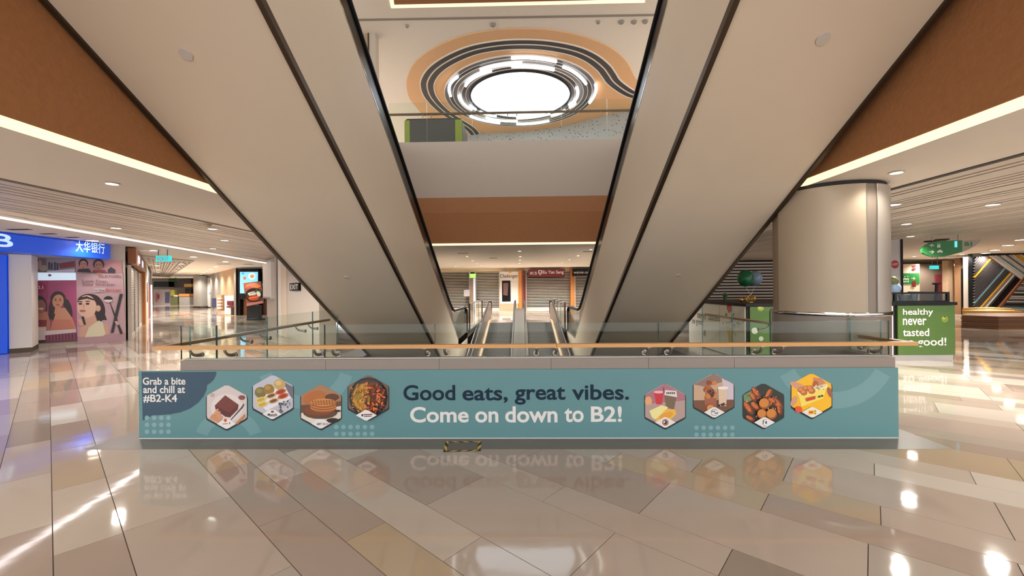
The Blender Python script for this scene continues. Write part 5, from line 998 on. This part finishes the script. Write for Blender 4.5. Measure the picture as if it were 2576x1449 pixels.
for (px, py, rr, m_, lb, yy, nm) in ((1875, 700, .17, mat('balloon_green', C(16, 96, 62), .25), 'dark green balloon on ribbons above the kiosk counter', 9.4, 'balloon'), (1899, 700, .16, mat('balloon_blue', C(120, 142, 164), .25), 'pale blue balloon behind the dark green balloon', 9.9, 'balloon')):
    P = aty(px, py, yy); o = thing(nm, lb, 'balloon', (P.x, P.y, P.z-rr*1.2), 'balloons on the kiosk'); smooth(part(MB().ball((P.x, P.y, P.z), rr, rr, rr*1.12, 20), 'skin', m_, o), 60); part(MB().lathe((P.x, P.y, P.z-rr*1.12), [(.001, .01), (.015, -.03), (.001, -.03)], 8), 'knot', m_, o)
    G = aty(1888, 745, 9.1); part(MB().tube([(P.x, P.y, P.z-rr*1.14), (G.x+.01, G.y, KZ+.16)], .003, 5), 'ribbon', WHITE, o)
for (px, py, rr, m_, lb) in ((2246, 707, .11, mat('balloon_olive', C(130, 132, 84), .3), 'olive balloon peeping out beside the round column'), (2250, 725, .13, mat('balloon_pale', C(170, 196, 226), .3), 'pale blue balloon low beside the round column')):
    P = aty(px, py, 10.2); o = thing('balloon', lb, 'balloon', (P.x, P.y, P.z-rr), 'balloons on the kiosk'); smooth(part(MB().ball((P.x, P.y, P.z), rr, rr, rr*1.1, 18), 'skin', m_, o), 60); part(MB().tube([(P.x, P.y, P.z-rr*1.1), (P.x, P.y, KZ)], .003, 5), 'ribbon', WHITE, o)
# ================================================================== RIGHT: PILLAR, SIGNS, FAR WALLS
YR = 12.5
o = pthing('pillar', 'white pillar with round red sticker behind the kiosk', 'pillar', 2255, YR); pbox(2228, 2270, 560, 800, YR, .5, mat('pillar_white', C(206, 200, 196), .4), 'shaft', o); pbox(2268, 2271, 560, 800, YR-.02, .1, INKK, 'black_edge', o); 
FT = Frame((0, YR, 0), (1, 0, 0), (0, 0, 1), (0, -1, 0)); q_ = Print(FT, .004, .001); q_.ell(2251, 665, 10, 10.5, C(190, 30, 48), ident); q_.done('round_sticker', o); tpx('HAPPY', FT, 2244, 662, 2259, 668, INKW, o, off=.01)
z5 = lambda x, y: (2240+x/5.574, 580+y/5.574)
YG = 10.6; FG = Frame((0, YG, 0), (1, 0, 0), (0, 0, 1), (0, -1, 0)); Pm = aty(2380, 645, YG)
o = thing('hanging_sign', 'green leaf-shaped hanging sign with arrows, car symbol and B1', 'sign', (Pm.x, YG, Pm.z))
lf = [(440, 280), (455, 245), (500, 205), (560, 172), (640, 152), (720, 145), (1005, 135), (1005, 300), (900, 330), (760, 365), (650, 370), (560, 360), (490, 335), (450, 310)]
part(MB().prism([FG.at(*FG.px(*z5(*p_))) for p_ in lf], (0, .05, 0)), 'green_panel', SIGNG, o)
gp = part(MB().prism([FG.at(*FG.px(*z5(*p_))) for p_ in ((1007, 135), (1275, 118), (1255, 165), (1180, 218), (1090, 265), (1007, 300))], (0, .05, 0)), 'grey_panel', mat('sign_warm_grey', C(176, 160, 142), .5), o)
tpx('B1', FG, *z5(1040, 158), *z5(1142, 218), SIGNG, gp, bold=.03, off=.006)
q_ = Print(FG, .004, .001); W_ = C(226, 230, 214)
for pts in ([(572, 190), (580, 190), (615, 215), (605, 220), (582, 203), (582, 232), (570, 232), (570, 203), (550, 220), (540, 215)], [(545, 294), (588, 294), (570, 278), (580, 274), (615, 299), (580, 326), (570, 322), (588, 304), (545, 304)],
            [(650, 300), (655, 285), (672, 280), (680, 268), (705, 268), (716, 282), (730, 288), (732, 304), (722, 304), (718, 314), (706, 314), (702, 304), (676, 304), (672, 314), (660, 314), (656, 304)], [(650, 210), (695, 210), (695, 238), (650, 238)]): q_.poly(pts, W_, z5)
for x in (660, 685): q_.ell(x, 190, 8, 8, W_, z5); q_.poly([(x-8, 199), (x+8, 199), (x+8, 209), (x-8, 209)], W_, z5)
q_.done('symbols', o)
part(MB().box(*[aty(z5(905, 160)[0]+d_, 600, YG).x for d_ in (-2.5, 2.5)], YG-.03, YG-.01, FG.px(*z5(905, 235))[1], FG.px(*z5(905, 150))[1]), 'blue_reflector', mat('cyan_lit', C(120, 220, 240), .3, emit=C(120, 220, 240), estr=.6), o)
for x in (2345, 2410): P = aty(x, 606, YG+.02); part(MB().tube([(P.x, YG+.02, P.z), (P.x, YG+.02, ZP)], .008, 6), 'hanger', STEEL, o)
# far wall with green wayfinding band
YW = 24
o = pthing('wayfinding_wall', 'cream wall panel with green lift sign band and fire hose marks', 'wall panel', 2292, YW); pbox(2266, 2313, 664, 790, YW, .3, mat('cream_wall', C(214, 196, 172), .5), 'panel', o); pbox(2266, 2313, 687, 715, YW-.03, .03, SIGNG, 'green_band', o)
FV = Frame((0, YW-.03, 0), (1, 0, 0), (0, 0, 1), (0, -1, 0)); q_ = Print(FV, .004, .003); 
for pts in ([(292, 667), (330, 667), (318, 655), (325, 652), (348, 671), (325, 690), (318, 687), (330, 675), (292, 675)], [(176, 672), (256, 672), (256, 724), (176, 724)], [(190, 655), (200, 640), (210, 655)], [(228, 640), (248, 640), (238, 655)]): q_.poly(pts, W_, z5)
for x in (190, 214, 238): q_.poly([(x-8, 684), (x+8, 684), (x+8, 712), (x-8, 712)], C(44, 122, 58), z5)
q_.done('symbols', o); q_ = Print(FV, .004, .003); q_.ell(334, 540, 22, 20, C(170, 40, 50), z5); q_.poly([(318, 486), (354, 486), (354, 512), (318, 512)], C(170, 40, 50), z5); q_.poly([(305, 715), (350, 700), (355, 790), (300, 790)], C(120, 40, 36), z5); q_.done('fire_marks', o)
pbox(2313, 2392, 664, 790, YW+.5, .2, mat('taupe_wall', C(128, 112, 98), .5), 'wall_panel', None, 'taupe lift lobby wall right of the cream wayfinding panel', 'wall panel'); pbox(2355, 2388, 690, 775, YW+.4, .08, mat('dusty_maroon', C(120, 50, 50), .5), 'maroon_door', None, 'dull maroon door at the right far wall', 'door')
o = pthing('exit_sign', 'small glowing teal exit sign before the maroon door', 'exit sign', 2351, 20, 2.3); pbox(2341, 2362, 668, 677, 20, .06, TEALX, 'case', o)
for x in (2345, 2358): P = aty(x, 668, 20.03); part(MB().tube([(P.x, 20.03, P.z), (P.x, 20.03, ZP)], .012, 6), 'hanger', STEEL, o)
for x0, x1, y0, y1, Y, m_, nm, lb in ((2386, 2400, 655, 815, 22, mat('travertine', C(178, 150, 122), .5, noise=.15, nscale=5), 'stone_pier', 'brown stone pier left of the lit orange panel'), (2401, 2417, 672, 745, 23, mat('lit_orange_wood', C(214, 134, 62), .5, noise=.12, nscale=4), 'orange_panel', 'lit orange wood panel between two stone piers'), (2401, 2417, 746, 815, 23, CEIL, 'low_panel', 'cream low panel under the lit orange panel'), (2418, 2434, 648, 815, 21.4, mat('brown_veneer', C(150, 112, 80), .5, noise=.2, nscale=6, stretch=(4, 4, .6)), 'stone_pier', 'brown grained pier beside the striped wall'), (2435, 2440, 675, 815, 20.9, INKK, 'black_post', 'black narrow post beside the striped wall'), (2441, 2446, 646, 815, 20.4, WALLP, 'white_post', 'pale narrow post at the left edge of the striped wall')):
    pbox(x0, x1, y0, y1, Y, .3, m_, nm, None, lb, 'pier' if 'pier' in nm else 'panel')
pbox(2400, 2419, 664, 669, 22.9, .15, LENS, 'wall_light', None, 'bright wall light above the lit orange panel', 'light')
# striped slat wall
YM = 20.2; FMu = Frame((0, YM, 0), (1, 0, 0), (0, 0, 1), (0, -1, 0))
sw = pthing('striped_slat_wall', 'feature wall of diagonal black, white, yellow and teal slats', 'feature wall', 2520, YM)
A = FMu.px(2447, 724)[0]; part(MB().box(A, A+6.5, YM, YM+.2, 0, ZP+.05), 'backing', INKK, sw)
def seg_clip(p_, q_, poly):   # clip a segment to a convex polygon (image points)
    t0, t1 = 0, 1; n_ = len(poly); ar = sum(poly[i][0]*poly[(i+1) % n_][1]-poly[(i+1) % n_][0]*poly[i][1] for i in range(n_)); sg = 1 if ar > 0 else -1
    for i in range(n_):
        a, b = poly[i], poly[(i+1) % n_]; nx, ny = -(b[1]-a[1])*sg, (b[0]-a[0])*sg
        d0 = (p_[0]-a[0])*nx+(p_[1]-a[1])*ny; d1 = (q_[0]-a[0])*nx+(q_[1]-a[1])*ny
        if d0 < 0 and d1 < 0: return None
        if d0 < 0: t0 = max(t0, d0/(d0-d1))
        elif d1 < 0: t1 = min(t1, d0/(d0-d1))
    if t0 >= t1: return None
    L_ = lambda t: (p_[0]+(q_[0]-p_[0])*t, p_[1]+(q_[1]-p_[1])*t); return L_(t0), L_(t1)
SC = {'k': mat('slat_black', C(64, 58, 57), .5), 'w': mat('slat_cream', C(214, 206, 194), .5), 'y': mat('slat_yellow', C(232, 164, 36), .5), 't': mat('slat_teal', C(112, 146, 150), .5), 'g': mat('slat_grey', C(120, 110, 104), .5), 'b': mat('slat_brown', C(120, 70, 40), .5)}
def slats(poly, p0, step, direc, seq, wd, th=.07):
    for i_, ch in enumerate(seq):
        c0 = (p0[0]+step[0]*i_, p0[1]+step[1]*i_); s_ = seg_clip((c0[0]-direc[0]*300, c0[1]-direc[1]*300), (c0[0]+direc[0]*300, c0[1]+direc[1]*300), poly)
        if not s_: continue
        a, b = FMu.at(*FMu.px(*s_[0]), 0), FMu.at(*FMu.px(*s_[1]), 0)
        if (a-b).length < .08: continue
        part(MB().bar(a-Vector((0, th/2, 0)), b-Vector((0, th/2, 0)), th, wd, up=(0, 0, 1) if abs((b-a).normalized().z) < .99 else (1, 0, 0)), 'slat', SC[ch], sw)
slats([(2448, 647), (2480, 645), (2566, 706), (2502, 784), (2448, 795)], (2452, 650), (3.55, 3.1), (.655, -.755), 'kkkkkkykkkkkkkktkkkygwk', .062)
slats([(2480, 645), (2620, 638), (2640, 690), (2568, 705)], (2488, 650), (4.0, -2.4), (.82, .58), 'bwwwtwwgwwyywgwwkwww', .062)
slats([(2500, 784), (2568, 704), (2640, 690), (2640, 790)], (2560, 704), (0, 4.6), (1, .012), 'wywgwwgwkwwgwkktwww', .055)
slats([(2440, 640), (2680, 600), (2680, 800), (2440, 800)], (2534, 745), (5, 0), (.635, -.77), 'b', .1, .1)
# stepped timber benches
def bench(poly, h_, n_, m_, label):
    c0 = sum((Vector((a, b, 0)) for a, b in poly), Vector((0, 0, 0)))/len(poly); t = thing('timber_bench', label, 'bench', (c0.x, c0.y, 0), 'stepped timber benches')
    for j in range(n_): f = .985 if j % 2 else 1.0; part(MB().xy([((a-c0.x)*f+c0.x, (b-c0.y)*f+c0.y) for a, b in poly], h_*j/n_+.006*(j > 0), h_*(j+1)/n_), 'plank_layer', m_, t)
g0 = lambda x, y: tuple(atz(x, y, 0)[:2])
YW_ = mat('yellow_timber', C(190, 140, 60), .5, noise=.18, nscale=10)
b1, b2, b3 = g0(2460, 803), g0(2480, 815), g0(2512, 829)
bench([b3, (b3[0]+4, b3[1]-.1), (b3[0]+4, b3[1]+1.6), (b3[0]+.6, b3[1]+1.6), (b3[0]-.5, b3[1]+.7)], .44, 6, WOODD, 'brown stacked timber bench nearest in front of the striped wall')
bench([b2, (b2[0]+1.2, b2[1]-.15), (b2[0]+1.6, b2[1]+1.3), (b2[0]-.35, b2[1]+.5)], .5, 6, YW_, 'amber stacked timber bench behind the brown bench')
bench([b1, (b1[0]+1.0, b1[1]-.5), (b1[0]+1.6, b1[1]+.9), (b1[0]-.25, b1[1]+.4)], .48, 6, YW_, 'amber stacked timber bench farthest back by the striped wall')
FSH = Frame((0, 22, 0), (1, 0, 0), (0, 0, 1), (0, -1, 0)); shutter(FSH, 9.6, 15.5, 0, 2.9, 'far roller shutter seen between right escalator and round column', pitch=.16, gap=.35)
